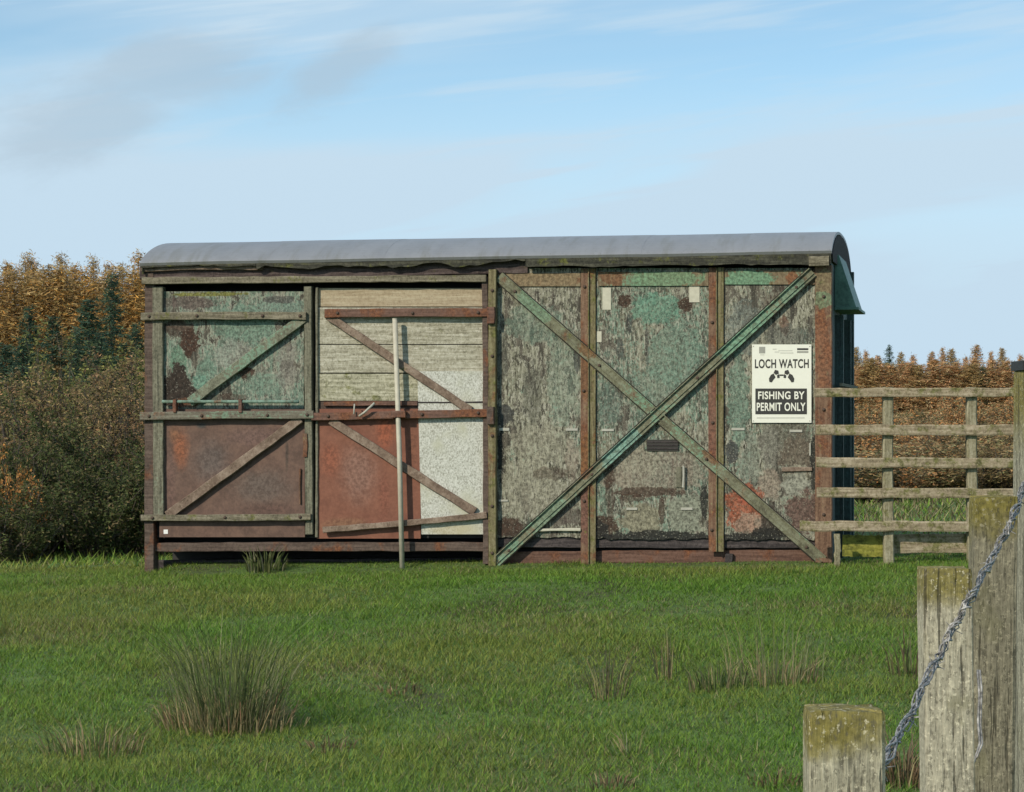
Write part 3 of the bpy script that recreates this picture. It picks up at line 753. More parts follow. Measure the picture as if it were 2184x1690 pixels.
# ------------------------------------------------------------------ notice board on the van
sign = empty('notice_board', VO, -TH)
tag(sign, 'white loch watch notice with black fishing permit panel on the van side', 'sign')
m_sign = plain('cream_enamel_board', (.76, .76, .66), .45, 0, .05, 20, .05); m_ink = plain('black_ink', (.025, .025, .022), .6, 0, .1)
m_grey = plain('faded_grey_print', (.30, .30, .26), .6, 0, .2); m_paleprint = plain('pale_print', (.55, .55, .48), .6, 0, .2)
YS = -.016
sb = panel('sign_sheet', 1604, 735, 1730.5, 902, YS, -.004, m_sign, sign)
def sp(name, x0, y0, x1, y1, mat, k=1): return panel(name, x0, y0, x1, y1, YS - .0012 * k, YS - .0012 * k + .0008, mat, sign)
sp('black_panel', 1611, 829, 1721, 884, m_ink)
sp('logo_block', 1619, 740, 1632, 754, m_grey); sp('logo_foot', 1621, 756, 1630, 758, m_paleprint)
sp('logo_bar', 1700, 743, 1724, 747, m_ink); sp('logo_bar', 1700, 749, 1724, 753, m_grey)
for (x0, x1, y) in ((1648, 1656, 744), (1660, 1690, 747), (1652, 1662, 750), (1664, 1692, 752)): sp('small_print', x0, y, x1, y + 2.2, m_paleprint)
sp('small_print', 1614, 890, 1716, 893, m_paleprint)


def lettering(text, x0, x1, ytop, ybot, mat, k=2, bold=.0):
    cu = bpy.data.curves.new('lettering', 'FONT'); cu.body = text; cu.size = 1.0; cu.offset = bold; cu.space_character = 1.08
    tmp = bpy.data.objects.new('lettering_tmp', cu); C.objects.link(tmp)
    dg = bpy.context.evaluated_depsgraph_get(); me = bpy.data.meshes.new_from_object(tmp.evaluated_get(dg))
    bpy.data.objects.remove(tmp)
    v = np.array([x.co[:] for x in me.vertices]); mn, mx = v.min(0), v.max(0)
    a = W(x0, ybot, YS); b = W(x1, ytop, YS)
    for q in me.vertices:
        fx = (q.co.x - mn[0]) / (mx[0] - mn[0]); fy = (q.co.y - mn[1]) / (mx[1] - mn[1])
        q.co = (a[0] + (b[0] - a[0]) * fx, YS - .0012 * k, a[1] + (b[1] - a[1]) * fy)
    me.materials.clear(); return link('lettering', me, mat, sign)


lettering('LOCH WATCH', 1610, 1725, 766, 786, m_ink, 1, .028)
lettering('FISHING BY', 1617, 1716, 835, 852, m_sign, 2, .022)
lettering('PERMIT ONLY', 1614, 1718, 859, 877, m_sign, 2, .022)
# pair of binoculars printed between the lines of lettering
def blob(pts, name='binoculars_print'):
    n = len(pts); uv = [W(x, y, YS) for x, y in pts]
    return prism(name, uv, YS - .0022, YS - .0010, m_ink, sign)
for sg in (-1, 1):
    X = lambda d: 1667 + sg * d
    blob([(X(14), 789), (X(7), 791), (X(6), 797), (X(12), 800), (X(17), 796)])
    blob([(X(5), 798), (X(10), 801), (X(9), 807), (X(4), 806)])
    blob([(X(17), 797), (X(23), 800), (X(27), 808), (X(26), 815), (X(21), 816), (X(18), 811), (X(13), 805)])
blob([(1663, 799), (1671, 799), (1671, 802), (1663, 802)])
for px in (1607, 1727):
    for py in (739, 898):
        a = W(px, py, YS); link('screw', mesh('screw', *tube([(a[0], YS - .003, a[1]), (a[0], YS, a[1])], .004, 8)), m_grey, sign)

# thin pole standing against the doors
board('pole_clamp', (834, 884), (864, 884), .055, -.116, -.074, m_rsteel)
a = W(842, 681, -.09); b = W(858.5, 1209, -.09)
pole = empty('metal_pole', VO + EX * b[0] + Vector((0, 0, b[1])), -TH)
link('shaft', mesh('shaft', *tube([(a[0] - b[0], -.088, a[1] - b[1]), ((a[0] - b[0]) * .45 + .004, -.092, (a[1] - b[1]) * .45), (0, -.10, -.05)], .0195, 10), True), m_pole, pole)
link('cap', mesh('cap', *tube([(a[0] - b[0], -.088, a[1] - b[1]), (a[0] - b[0], -.088, a[1] - b[1] + .006)], .021, 10)), m_pole, pole)
tag(pole, 'thin pale metal pole propped upright against the van doors', 'pole')

# ------------------------------------------------------------------ rail fence beside the van
m_frail = weathered('mossy_fence_rail', dark=(.17, .135, .085), mid=(.31, .25, .165), light=(.45, .38, .275), grain='x', specks=.45, seed=40, moss=.58)
m_fpost = weathered('pale_fence_post', dark=(.15, .13, .08), mid=(.26, .235, .15), light=(.38, .35, .25), grain='z', specks=.35, seed=41, moss=.3)
m_fmoss = weathered('bright_moss_board', dark=(.15, .15, .03), mid=(.24, .235, .04), light=(.32, .30, .07), grain='x', specks=.25, seed=42, moss=.7)
YF = 19.70
def fpt(px, py, y=YF): return Vector(((px - CX) / F * y, y, EYE + (HY - py) / F * y))
fence = empty('rail_fence', fpt(1900, 1195))
tag(fence, 'mossy five-rail timber fence running right from the van corner', 'fence')


def timber(name, p, q, w_, th, mat, parent, jit=.004, axis=Vector((0, 1, 0)), n=14):
    """squared timber from p to q; w_ across, th deep (along axis)"""
    base = parent.location if parent else Vector((0, 0, 0))
    p = Vector(p) - base; q = Vector(q) - base; t = (q - p).normalized(); nr = axis.cross(t).normalized(); ax = t.cross(nr).normalized()
    V = []; Fc = []; ch = .12
    cs = [(-.5 + ch, -.5), (.5 - ch, -.5), (.5, -.5 + ch), (.5, .5 - ch), (.5 - ch, .5), (-.5 + ch, .5), (-.5, .5 - ch), (-.5, -.5 + ch)]
    for i in range(n + 1):
        f = i / n; c_ = p.lerp(q, f); d1, d2 = random.uniform(-jit, jit), random.uniform(-jit, jit)
        for a_, b_ in cs: V.append(c_ + nr * (a_ * w_ + d1) + ax * (b_ * th + d2 * .6))
    for i in range(n):
        for k in range(8): k2 = (k + 1) % 8; Fc.append((i * 8 + k, i * 8 + k2, (i + 1) * 8 + k2, (i + 1) * 8 + k))
    Fc.append(tuple(range(8))[::-1]); Fc.append(tuple(n * 8 + k for k in range(8)))
    return link(name, mesh(name, V, Fc), mat, parent)


for (x0, y0, x1, y1, w_) in ((1737, 838, 2330, 836, .066), (1740, 917, 2330, 918, .078), (1741, 986, 2330, 990, .074), (1742, 1051, 2330, 1054, .074), (1706, 1122, 2330, 1124, .076)):
    timber('rail', fpt(x0, y0), fpt(x1, y1), w_, .034, m_frail, fence, n=22)
for x in (1893, 2071, 2262):
    timber('post', fpt(x, 826, YF + .065), fpt(x + 2, 1240, YF + .065), .075, .085, m_fpost, fence)
timber('gravel_board', fpt(1797, 1164, YF + .13), fpt(1886, 1165, YF + .13), .16, .03, m_fmoss, fence)
timber('gravel_board', fpt(1904, 1160, YF + .11), fpt(2330, 1158, YF + .11), .14, .03, m_frail, fence)
stake = empty('wooden_stake', fpt(1786, 1205, 19.62))
timber('stake_shaft', fpt(1786, 1139, 19.62), fpt(1786, 1225, 19.62), .044, .04, m_fpost, stake)
tag(stake, 'short pale stake in the grass at the foot of the van corner', 'stake')

# ------------------------------------------------------------------ near fence posts and wire
def post_mat(name, mid, moss_top, seed):
    m, t, b = new_mat(name); co = t.vmath('ADD', van_xy(t), (seed, seed * 2.1, 0)); px_, py_, pz = t.sep(van_xy(t))
    g = t.noise(t.vmath('MULTIPLY', co, (95, 95, 9)), 1.0, 6, .72); f = t.noise(co, 70, 4, .6); big = t.noise(co, 7, 5, .6)
    c = t.ramp(t.math('ADD', t.math('MULTIPLY', g, .7), t.math('MULTIPLY', f, .3)), [(.38, tuple(x * .35 for x in mid)), (.47, tuple(x * .8 for x in mid)), (.55, mid), (.64, tuple(min(1, x * 1.55) for x in mid))])
    c = t.mix(t.math('MULTIPLY', t.step(big, .52, .7), .45), c, (.17, .16, .08))
    mo = t.ramp(f, [(.3, (.10, .085, .014)), (.7, (.29, .24, .05))])
    hh = t.math('ADD', pz, t.math('MULTIPLY', t.math('SUBTRACT', big, .5), .22))
    c = t.mix(t.math('MULTIPLY', t.step(hh, -moss_top, -moss_top * .25), .85), c, mo)
    sp1 = t.step(t.noise(t.vmath('MULTIPLY', co, (1, 1, .5)), 150, 3, .65), .56, .63); c = t.mix(t.math('MULTIPLY', sp1, .6), c, tuple(x * .28 for x in mid))
    sp2 = t.step(t.noise(t.vmath('ADD', co, (3, 8, 5)), 90, 4, .65), .57, .64); c = t.mix(t.math('MULTIPLY', sp2, .55), c, tuple(min(1, x * 1.75) for x in mid))
    cr = t.step(t.noise(t.vmath('MULTIPLY', co, (60, 60, 2.6)), 1.0, 4, .6), .60, .63)
    c = t.mix(t.math('MULTIPLY', cr, .7), c, (.05, .045, .03))
    t.put(b.inputs['Base Color'], c); b.inputs['Roughness'].default_value = .9; b.inputs['Specular IOR Level'].default_value = .2
    bp = t.n('ShaderNodeBump'); bp.inputs['Strength'].default_value = .8; bp.inputs['Distance'].default_value = .006
    t.put(bp.inputs['Height'], t.math('SUBTRACT', g, cr)); t.links.new(bp.outputs[0], b.inputs['Normal'])
    return m


def near_post(label, pxl, pxr, pytop, y, mat, lean=0.0, dep=None, slope=0.0, rnd=.18):
    """squared post with rounded arrises, origin at its top"""
    xl, xr = (pxl - CX) / F * y, (pxr - CX) / F * y; w_ = xr - xl; dep = dep or w_ * .9
    top = EYE + (HY - pytop) / F * y; gz = float(ground_z((xl + xr) / 2, y)) - .25; H = top - gz
    V = []; Fc = []; S = 20; n = 26; r_ = random.Random(int(pxl))
    ph = [r_.uniform(0, 6.28) for _ in range(6)]
    for i in range(n + 1):
        z = -H + H * i / n
        for k in range(S):
            a = 2 * PI * k / S; ca, sa = math.cos(a), math.sin(a)
            e = 2 / 14.0
            x_ = math.copysign(abs(ca) ** e, ca) * w_ / 2; y_ = math.copysign(abs(sa) ** e, sa) * dep / 2
            s = 1 + .018 * math.sin(3 * a + ph[0] + z * 2) + .012 * math.sin(7 * a + ph[1]) + r_.uniform(-.008, .008)
            if i == n: s *= .975
            V.append((x_ * s + lean * z, y_ * s, z + (slope * x_ + r_.uniform(-.003, .003) if i == n else (slope * x_ * .95 - .004 if i == n - 1 else 0)) + (-.0 if i < n else 0)))
    for i in range(n):
        for k in range(S): k2 = (k + 1) % S; Fc.append((i * S + k, i * S + k2, (i + 1) * S + k2, (i + 1) * S + k))
    V.append((0, 0, .004)); c_ = len(V) - 1
    for k in range(S): Fc.append((n * S + k, n * S + (k + 1) % S, c_))
    # the ring below the top sits just under it, so that the top arris is crisp
    for k in range(S):
        i = (n - 1) * S + k; v = V[i]; V[i] = (v[0], v[1], v[2] * 0 - .014 + slope * v[0])
    o = link('fence_post', mesh('fence_post', V, Fc), mat)
    o.location = ((xl + xr) / 2, y, top)
    tag(o, label, 'fence post', 'old timber posts of the near wire fence')
    return o


pA = near_post('short broad weathered post nearest the camera with moss on its cut top', 1718, 1878, 1512, 4.2, post_mat('weathered_post', (.42, .385, .28), .085, 1.3))
pB = near_post('pale grey post with the twisted wire crossing its front, behind the shortest post', 1962, 2066, 1212, 6.5, post_mat('pale_post', (.46, .42, .315), .13, 4.1), lean=-.012)
pC = near_post('dark post with bright moss on its head, close against the pale grey post', 2072, 2164, 1060, 7.25, post_mat('mossy_post', (.24, .215, .15), .14, 7.7), lean=.01)
pD = near_post('tall strainer post at the right edge of the view', 2172, 2300, 792, 7.9, post_mat('strainer_post', (.34, .32, .24), .30, 9.2))
cap_m = plain('black_post_cap', (.02, .02, .02), .6)
hw = (2300 - 2172) / F * 7.9 / 2 * 1.05
cp = link('cap', mesh('cap', [(sx_ * hw, sy_ * hw, z_) for z_ in (.002, .03) for sx_, sy_ in ((-1, -1), (1, -1), (1, 1), (-1, 1))],
                      [(3, 2, 1, 0), (4, 5, 6, 7), (0, 1, 5, 4), (1, 2, 6, 5), (2, 3, 7, 6), (3, 0, 4, 7)]), cap_m, pD)


def wpt(px, py, y): return Vector(((px - CX) / F * y, y, EYE + (HY - py) / F * y))


def wire_mat():
    m, t, b = new_mat('dull_galvanised_wire'); co = van_xy(t); n = t.noise(co, 60, 4)
    t.put(b.inputs['Base Color'], t.ramp(n, [(.35, (.10, .095, .088)), (.52, (.27, .255, .235)), (.68, (.50, .475, .44))]))
    b.inputs['Metallic'].default_value = .1; b.inputs['Roughness'].default_value = .6
    return m


m_wire = wire_mat()
ctrl = [wpt(1800, 1760, 3.95), wpt(1860, 1672, 4.55), wpt(1925, 1555, 5.4), wpt(1990, 1425, 6.10), wpt(2035, 1338, 6.28), wpt(2078, 1262, 6.38), wpt(2125, 1175, 6.9), wpt(2162, 1100, 7.08), wpt(2184, 1040, 7.5), wpt(2215, 985, 7.78), wpt(2262, 940, 7.80)]
path = []
for i in range(len(ctrl) - 1):
    p0, p1_, p2_, p3_ = ctrl[max(i - 1, 0)], ctrl[i], ctrl[i + 1], ctrl[min(i + 2, len(ctrl) - 1)]
    for k in range(34):
        f = k / 34; path.append(0.5 * ((2 * p1_) + (p2_ - p0) * f + (2 * p0 - 5 * p1_ + 4 * p2_ - p3_) * f * f + (3 * p1_ - p0 - 3 * p2_ + p3_) * f ** 3))
wire = empty('twisted_wire', path[0])
tag(wire, 'thick rope of twisted grey wire slung across the near fence posts', 'wire')
rw_ = random.Random(3)
for s in range(6):
    pts = []; rate = (.30, -.26, .22, -.34, .18, .4, -.2, .27, -.31)[s]; ph = rw_.uniform(0, 6.28); r0 = .0042 + .0046 * (s % 3) / 2
    for i, p in enumerate(path):
        t = (path[min(i + 1, len(path) - 1)] - path[max(i - 1, 0)]).normalized(); a = t.cross(Vector((0, 1, 0))).normalized(); b = t.cross(a)
        an = i * rate + ph; rr = r0 + .0022 * math.sin(i * .23 + s * 1.7) + rw_.uniform(-.0012, .0012)
        pts.append(p + a * math.cos(an) * rr + b * math.sin(an) * rr - path[0])
    link('strand', mesh('strand', *tube(pts, .0022 + .0004 * (s % 2), 5), True), m_wire, wire)
for s in range(2):
    pts = []; ph = rw_.uniform(0, 6.28)
    for i, p in enumerate(path):
        if i % 5: continue
        pts.append(p - path[0] + Vector((rw_.uniform(-.009, .009), rw_.uniform(-.012, .0), rw_.uniform(-.012, .012))))
    link('loose_strand', mesh('loose_strand', *tube(pts, .0015, 5), True), m_wire, wire)
# barbs
barbs = []
for i in range(14, len(path), 30):
    for k in range(4):
        d = Vector((random.uniform(-1, 1), random.uniform(-.6, .2), random.uniform(-1, 1))).normalized()
        barbs.append(tube([path[i] - path[0] - d * .004, path[i] - path[0] + d * .026], [.0022, .0008], 4))
for b_ in barbs: link('barb', mesh('barb', *b_), m_wire, wire)
lw = empty('loose_wire', wpt(2085, 1430, 7.0))
lp = [wpt(x, y, z) - lw.location for x, y, z in ((2085, 1430, 6.95), (2089, 1480, 6.9), (2086, 1540, 6.85), (2090, 1585, 6.8), (2078, 1625, 6.75), (2066, 1642, 6.7), (2062, 1632, 6.68))]
link('strand', mesh('strand', *tube(lp, .0032, 6), True), m_wire, lw)
lp2 = [p + Vector((.006, .0, .01 * math.sin(i * 2))) for i, p in enumerate(lp[:5])]
link('strand', mesh('strand', *tube(lp2, .0026, 6), True), m_wire, lw)
tag(lw, 'loose curled end of wire hanging between the pale post and mossy post', 'wire')
for (y0, y1, lab) in ((1330, 1345, 'upper'), (1690, 1700, 'lower')):
    pass

# ------------------------------------------------------------------ field plants
def blade_set(r, n, rad, h0, h1, wid, lean, colors, weights, drop=0.0):
    a = r.random(n) * 2 * PI; q = np.sqrt(r.random(n)) * rad
    x, y = np.cos(a) * q, np.sin(a) * q
    h = (h0 + (h1 - h0) * r.random(n)) * (1 - .35 * (q / rad) ** 2); la = a + (r.random(n) - .5) * 1.4; ln = h * lean * (.15 + r.random(n))
    c = np.array(colors)[r.choice(len(colors), n, p=np.array(weights) / sum(weights))] * (.65 + .7 * r.random(n))[:, None]
    pa = r.random(n) * PI; wv = wid * (.7 + .6 * r.random(n)); dx, dy = np.cos(pa) * wv, np.sin(pa) * wv
    mx, my = x + np.cos(la) * ln * .4, y + np.sin(la) * ln * .4; tx, ty = x + np.cos(la) * ln, y + np.sin(la) * ln
    z0 = np.full(n, -.03); zm = h * .6; zt = h * (1 - drop * r.random(n))
    P = lambda *k: np.stack(k, 1)
    b0, b1, m1_, m0_, tp = P(x - dx, y - dy, z0), P(x + dx, y + dy, z0), P(mx + dx * .8, my + dy * .8, zm), P(mx - dx * .8, my - dy * .8, zm), P(tx, ty, zt)
    return np.stack([b0, b1, m1_, b0, m1_, m0_, m0_, m1_, tp], 1).reshape(-1, 3), np.repeat(c, 3, axis=0)


RG, RD, RT, RB, RR = (.115, .15, .05), (.06, .08, .03), (.32, .26, .14), (.19, .13, .07), (.24, .13, .08)
def tuft(name, label, cat, px, py, parts, group=None):
    x, y, z = ground_at(px, py); r = np.random.default_rng(int(px * 3 + py)); V = []; cc = []
    for kw in parts: v, c = blade_set(r, **kw); V.append(v); cc.append(c)
    o = link(name, tri_mesh(name, np.concatenate(V), np.concatenate(cc), 3), M_GRASS); o.location = (x, y, z)
    return tag(o, label, cat, group)


G_R = 'clumps of rushes in the pasture'
tuft('rush_clump', 'big dark rush clump with straw-coloured base in the left foreground', 'rushes', 490, 1548, [
    dict(n=620, rad=.24, h0=.18, h1=.72, wid=.0019, lean=.8, colors=[RG, RD, (.15, .17, .065), (.26, .25, .14)], weights=[4, 2, 4, 2]),
    dict(n=420, rad=.31, h0=.08, h1=.30, wid=.0022, lean=1.1, colors=[RT, (.40, .31, .16), RB, RR], weights=[5, 4, 2, 1], drop=.4),
    dict(n=200, rad=.36, h0=.05, h1=.16, wid=.003, lean=1.5, colors=[RT, (.2, .19, .09)], weights=[3, 2], drop=.5)], G_R)
tuft('rush_clump', 'tall sparse rushes standing in the grass below the notice board', 'rushes', 1655, 1455, [
    dict(n=130, rad=.26, h0=.14, h1=.52, wid=.0017, lean=.4, colors=[(.22, .22, .12), (.15, .18, .07), RT], weights=[4, 3, 2]),
    dict(n=90, rad=.24, h0=.06, h1=.2, wid=.003, lean=1., colors=[RT, RB], weights=[2, 2])], G_R)
tuft('rush_clump', 'low loose rush clump left of the tall sparse rushes', 'rushes', 1530, 1470, [
    dict(n=130, rad=.16, h0=.06, h1=.2, wid=.003, lean=.9, colors=[RT, RG, RD], weights=[2, 3, 2])], G_R)
tuft('dead_stalk', 'thin brown dead stalks slanting in the middle of the field', 'dead stalks', 1300, 1490, [
    dict(n=40, rad=.08, h0=.14, h1=.40, wid=.0022, lean=.65, colors=[RB, RT, (.09, .07, .05)], weights=[3, 2, 3])], 'dead stalks in the pasture')
tuft('dead_stalk', 'faint upright dead stalks right of the slanting ones', 'dead stalks', 1425, 1450, [
    dict(n=30, rad=.08, h0=.12, h1=.34, wid=.002, lean=.4, colors=[(.10, .09, .06), RT, RB], weights=[3, 1, 2])], 'dead stalks in the pasture')
tuft('dead_stalk', 'single pale bent stalk low in the middle foreground', 'dead stalks', 1350, 1610, [
    dict(n=16, rad=.06, h0=.10, h1=.22, wid=.0028, lean=1.2, colors=[RT, (.2, .2, .12)], weights=[3, 2])], 'dead stalks in the pasture')
tuft('rush_clump', 'flattened straw clump at the lower left of the field', 'rushes', 200, 1610, [
    dict(n=170, rad=.22, h0=.05, h1=.22, wid=.003, lean=1.1, colors=[RT, RG, RB], weights=[3, 4, 2])], G_R)
tuft('dock_plant', 'withered brown dock beside the pale grey post', 'dock', 1942, 1440, [
    dict(n=50, rad=.10, h0=.08, h1=.34, wid=.004, lean=.6, colors=[(.12, .075, .05), (.09, .08, .04), RG], weights=[3, 2, 2])])
tuft('dead_grass_clump', 'brown dead grass between the shortest post and pale grey post', 'dead grass', 1925, 1665, [
    dict(n=380, rad=.16, h0=.05, h1=.26, wid=.0035, lean=1., colors=[RB, (.16, .11, .07), RT, RG], weights=[4, 3, 2, 2])])
for (px, py, lab) in ((850, 1478, 'small brown dead patch in the centre left field'), (1300, 1680, 'brown patch at the bottom edge in mid field'), (1660, 1672, 'brown patch at the bottom edge left of the nearest post'), (700, 1600, 'faint brown patch right of the big rush clump')):
    tuft('dead_grass_clump', lab, 'dead grass', px, py, [dict(n=70, rad=.13, h0=.02, h1=.08, wid=.0035, lean=1.5, colors=[RB, (.11, .085, .045), RT], weights=[4, 3, 1])], 'dead grass patches in the pasture')
tuft('weed_clump', 'green weeds growing through the floor beam below the left door', 'weeds', 565, 1218, [
    dict(n=120, rad=.15, h0=.06, h1=.24, wid=.006, lean=.7, colors=[(.07, .10, .03), (.12, .13, .05), (.2, .19, .12)], weights=[3, 3, 1])])

# ------------------------------------------------------------------ shrubs and trees
def leaf_tris(r, ctr, size, cols, flat=0.6, thin=1.0):
    n = len(ctr); d1 = r.normal(size=(n, 3)); d1[:, 2] *= flat; d1 /= np.linalg.norm(d1, axis=1)[:, None]
    d2 = r.normal(size=(n, 3)); d2 -= d1 * (d1 * d2).sum(1)[:, None]; d2 /= np.linalg.norm(d2, axis=1)[:, None]
    s = (size * (.6 + .8 * r.random(n)))[:, None]
    V = np.stack([ctr - d1 * s, ctr + d1 * s * .4 + d2 * s * .45 * thin, ctr + d1 * s * .9 - d2 * s * .35 * thin], 1).reshape(-1, 3)
    return V, cols


def pick(r, n, colors, weights, lo=.6, hi=1.35):
    return np.array(colors)[r.choice(len(colors), n, p=np.array(weights) / sum(weights))] * (lo + (hi - lo) * r.random(n))[:, None]


m_bark = weathered('grey_brown_bark', dark=(.035, .028, .022), mid=(.075, .062, .048), light=(.13, .115, .09), specks=.3, seed=50)


def bush_mesh(seed, rx, h, nleaf, size, colors, weights, stems=26, upright=.5, gap=.35):
    """shrub: stems from the base, twigs, leaf faces round the twigs"""
    r = np.random.default_rng(seed); L = []; stems_v = []
    tips = []
    for k in range(stems):
        a = r.random() * 2 * PI; q = math.sqrt(r.random()); e = r.random() ** .6
        top = np.array([math.cos(a) * rx * q, math.sin(a) * rx * q, h * (.35 + .65 * e) * math.sqrt(max(.12, 1 - .75 * q * q))])
        b = np.array([math.cos(a) * rx * .35 * q, math.sin(a) * rx * .35 * q, -.1]); mid = (b + top) / 2 + r.normal(size=3) * .06 * h
        stems_v.append(tube([b, mid, top], [.012 * h + .006, .008 * h + .003, .003], 4, False))
        for _ in range(9):
            f = .3 + .75 * r.random(); p = b + (top - b) * f; d = r.normal(size=3); d[2] = abs(d[2]) * upright + .1; d /= np.linalg.norm(d)
            t_ = p + d * (.10 + .22 * r.random()) * min(rx, h) * 1.25; tips.append((p, t_))
            stems_v.append(tube([p, t_], [.004 * h + .001, .0015], 3, False))
    tips = np.array(tips); n = nleaf; i = r.integers(0, len(tips), n); f = r.random(n)[:, None]
    dens = r.random(len(tips)) > gap * .4
    i = np.where(dens[i], i, r.integers(0, len(tips), n))
    ctr = tips[i, 0] * (1 - f) + tips[i, 1] * f + r.normal(size=(n, 3)) * .035 * min(rx, h) * 1.4
    ctr[:, 2] = np.maximum(ctr[:, 2], .01)
    tipcol = (.7 + .6 * r.random(len(tips)))[i][:, None]
    V, c = leaf_tris(r, ctr, np.full(n, size), pick(r, n, colors, weights) * tipcol)
    return tri_mesh('foliage', V, c), mesh('stems', *join(stems_v))


def conifer_mesh(seed, h, rad, nbr, per, size, colors, weights, bare=.08, droop=.15, power=.9):
    r = np.random.default_rng(seed); st = []; C_ = []; K = []
    st.append(tube([(0, 0, -.3), (r.normal() * .03, 0, h * .5), (0, 0, h)], [h * .014 + .02, h * .009 + .01, .008], 6, False))
    for k in range(nbr):
        f = bare + (1 - bare) * (k + r.random()) / nbr; z = h * f; a = k * 2.4 + r.random()
        ln = rad * (1 - f) ** power * (.65 + .6 * r.random()) + .05 * rad
        p0 = np.array([0, 0, z]); p1_ = np.array([math.cos(a) * ln, math.sin(a) * ln, z + ln * (.12 - droop * 2 * r.random())])
        st.append(tube([p0, p1_], [.014, .004], 3, False))
        m_ = max(4, int(per * (ln / rad + .12))); q = r.random(m_)[:, None] ** .8
        ctr = p0 + (p1_ - p0) * q + r.normal(size=(m_, 3)) * np.array([.11, .11, .06]) * (rad * .55 + ln * .25)
        C_.append(ctr); K.append(pick(r, m_, colors, weights) * (.7 + .6 * r.random()))
    ctr = np.concatenate(C_); V, c = leaf_tris(r, ctr, np.full(len(ctr), size * 1.5), np.concatenate(K), .5, .5)
    return tri_mesh('crown', V, c), mesh('trunk', *join(st))


def plant(name, pair, loc, rz, sc, label, cat, group, names=('foliage', 'stems')):
    e = empty(name, loc, rz); e.scale = (sc[0], sc[0], sc[1]) if isinstance(sc, tuple) else (sc, sc, sc)
    link(names[0], pair[0], M_LEAF, e); link(names[1], pair[1], m_bark, e)
    return tag(e, label, cat, group)


LARCH = [(.56, .30, .075), (.47, .28, .10), (.40, .29, .11), (.60, .28, .06)]; LW = [3, 4, 4, 1]
LARCH_T = [(.44, .28, .12), (.36, .25, .12), (.46, .32, .13), (.31, .26, .11)]
LARCH2 = [(.60, .34, .15), (.56, .31, .16), (.48, .35, .18), (.34, .30, .15)]
SPR = [(0.045, 0.083, 0.057), (0.062, 0.106, 0.068), (0.081, 0.122, 0.060)]
larch_a = [conifer_mesh(100 + i, 7.0, 2.3, 150, 150, .052, (LARCH, LARCH_T)[i % 2], LW, .04, .05, (.8, .95, .7, .85)[i]) for i in range(4)]
larch_b = [conifer_mesh(120 + i, 7.0, 2.2, 130, 115, .085, (LARCH2, LARCH2, LARCH_T, LARCH2)[i], [4, 4, 3, 2], .04, .05, (.9, 1.1, .75, 1.0)[i]) for i in range(4)]
spruce = [conifer_mesh(140 + i, 6.0, 1.35, 90, 120, .062, SPR, [3, 3, 2], .03, .22, .85) for i in range(3)]
gorse = [bush_mesh(160 + i, .78, 1.2, 16000, .021, [(0.057, 0.076, 0.025), (0.086, 0.106, 0.034), (0.138, 0.121, 0.052), (0.184, 0.138, 0.069)], [5, 4, 2, 1], 30, .9) for i in range(3)]
brown = [bush_mesh(180 + i, .95, 2.0, 12000, .024, ([(.23, .165, .08), (.29, .19, .10), (.17, .155, .06), (.33, .24, .10)], [(.30, .17, .085), (.24, .155, .085), (.16, .125, .07), (.20, .18, .07)], [(.17, .165, .06), (.22, .19, .08), (.25, .17, .085), (.11, .12, .045)])[i], [4, 3, 3, 2], 34, 1.1) for i in range(3)]
olive = [bush_mesh(190 + i, .9, 2.0, 12000, .028, [(0.169, 0.181, 0.053), (0.250, 0.231, 0.075), (0.125, 0.138, 0.050)], [4, 3, 2], 32, 1.1) for i in range(2)]
orange = bush_mesh(200, .6, 1.0, 7000, .026, [(0.540, 0.247, 0.068), (0.420, 0.210, 0.075), (0.240, 0.180, 0.075), (0.120, 0.120, 0.045)], [4, 3, 2, 2], 26, .8)
russet = [bush_mesh(205 + i, 1.4, 1.6, 11000, .042, ([(.52, .25, .09), (.44, .25, .12), (.33, .25, .13), (.24, .22, .11)], [(.42, .27, .13), (.36, .27, .14), (.28, .25, .12), (.20, .20, .09)])[i], [4, 3, 3, 2], 30, .8) for i in range(2)]


def gpos(px, y): x = (px - CX) / F * y; return (x, y, float(ground_z(x, y)) - .02)


rz = lambda: random.uniform(0, 6.28)
GL = {1: 'dark gorse at the left edge of the view, below the orange shrub', 2: 'dark green gorse in the middle of the left field edge', 3: 'broad dark gorse one step left of the van corner post', 4: 'gorse growing right behind the van corner post at left'}
for k, px in enumerate((-150, 25, 130, 225, 305, 400, 520, 700)):
    plant('gorse_bush', gorse[k % 3], gpos(px, 26.6 + .9 * (k % 3)), rz(), (1.0, .95 + .12 * ((k * 7) % 4)), GL.get(k, 'low dark gorse standing behind the van or beyond the left edge'), 'bush', 'gorse along the left field edge')
plant('gorse_bush', gorse[1], gpos(12, 25.5), rz(), (.9, .78), 'lowest dark gorse, in front of the orange shrub at the left edge', 'bush', 'gorse along the left field edge')
plant('orange_bush', orange, gpos(28, 26.2), rz(), (.6, 1.32), 'small orange-leaved shrub above the gorse at the left edge', 'bush', None)
labs = ('leafless grey-brown scrub behind the gorse left of the van', 'brush')
for k, (px, y, s) in enumerate(((-120, 31, 1.), (60, 33, .95), (150, 31.5, .9), (240, 32.5, 1.), (310, 31.8, .95), (420, 33, 1.), (100, 37, 1.2), (210, 39, 1.25), (0, 38, 1.2), (290, 36, 1.15), (380, 40, 1.3), (520, 36, 1.1))):
    plant('scrub_bush', brown[k % 3], gpos(px, y), rz(), s, 'brown leafless scrub behind the gorse left of the van', 'bush', 'brown scrub left of the van')
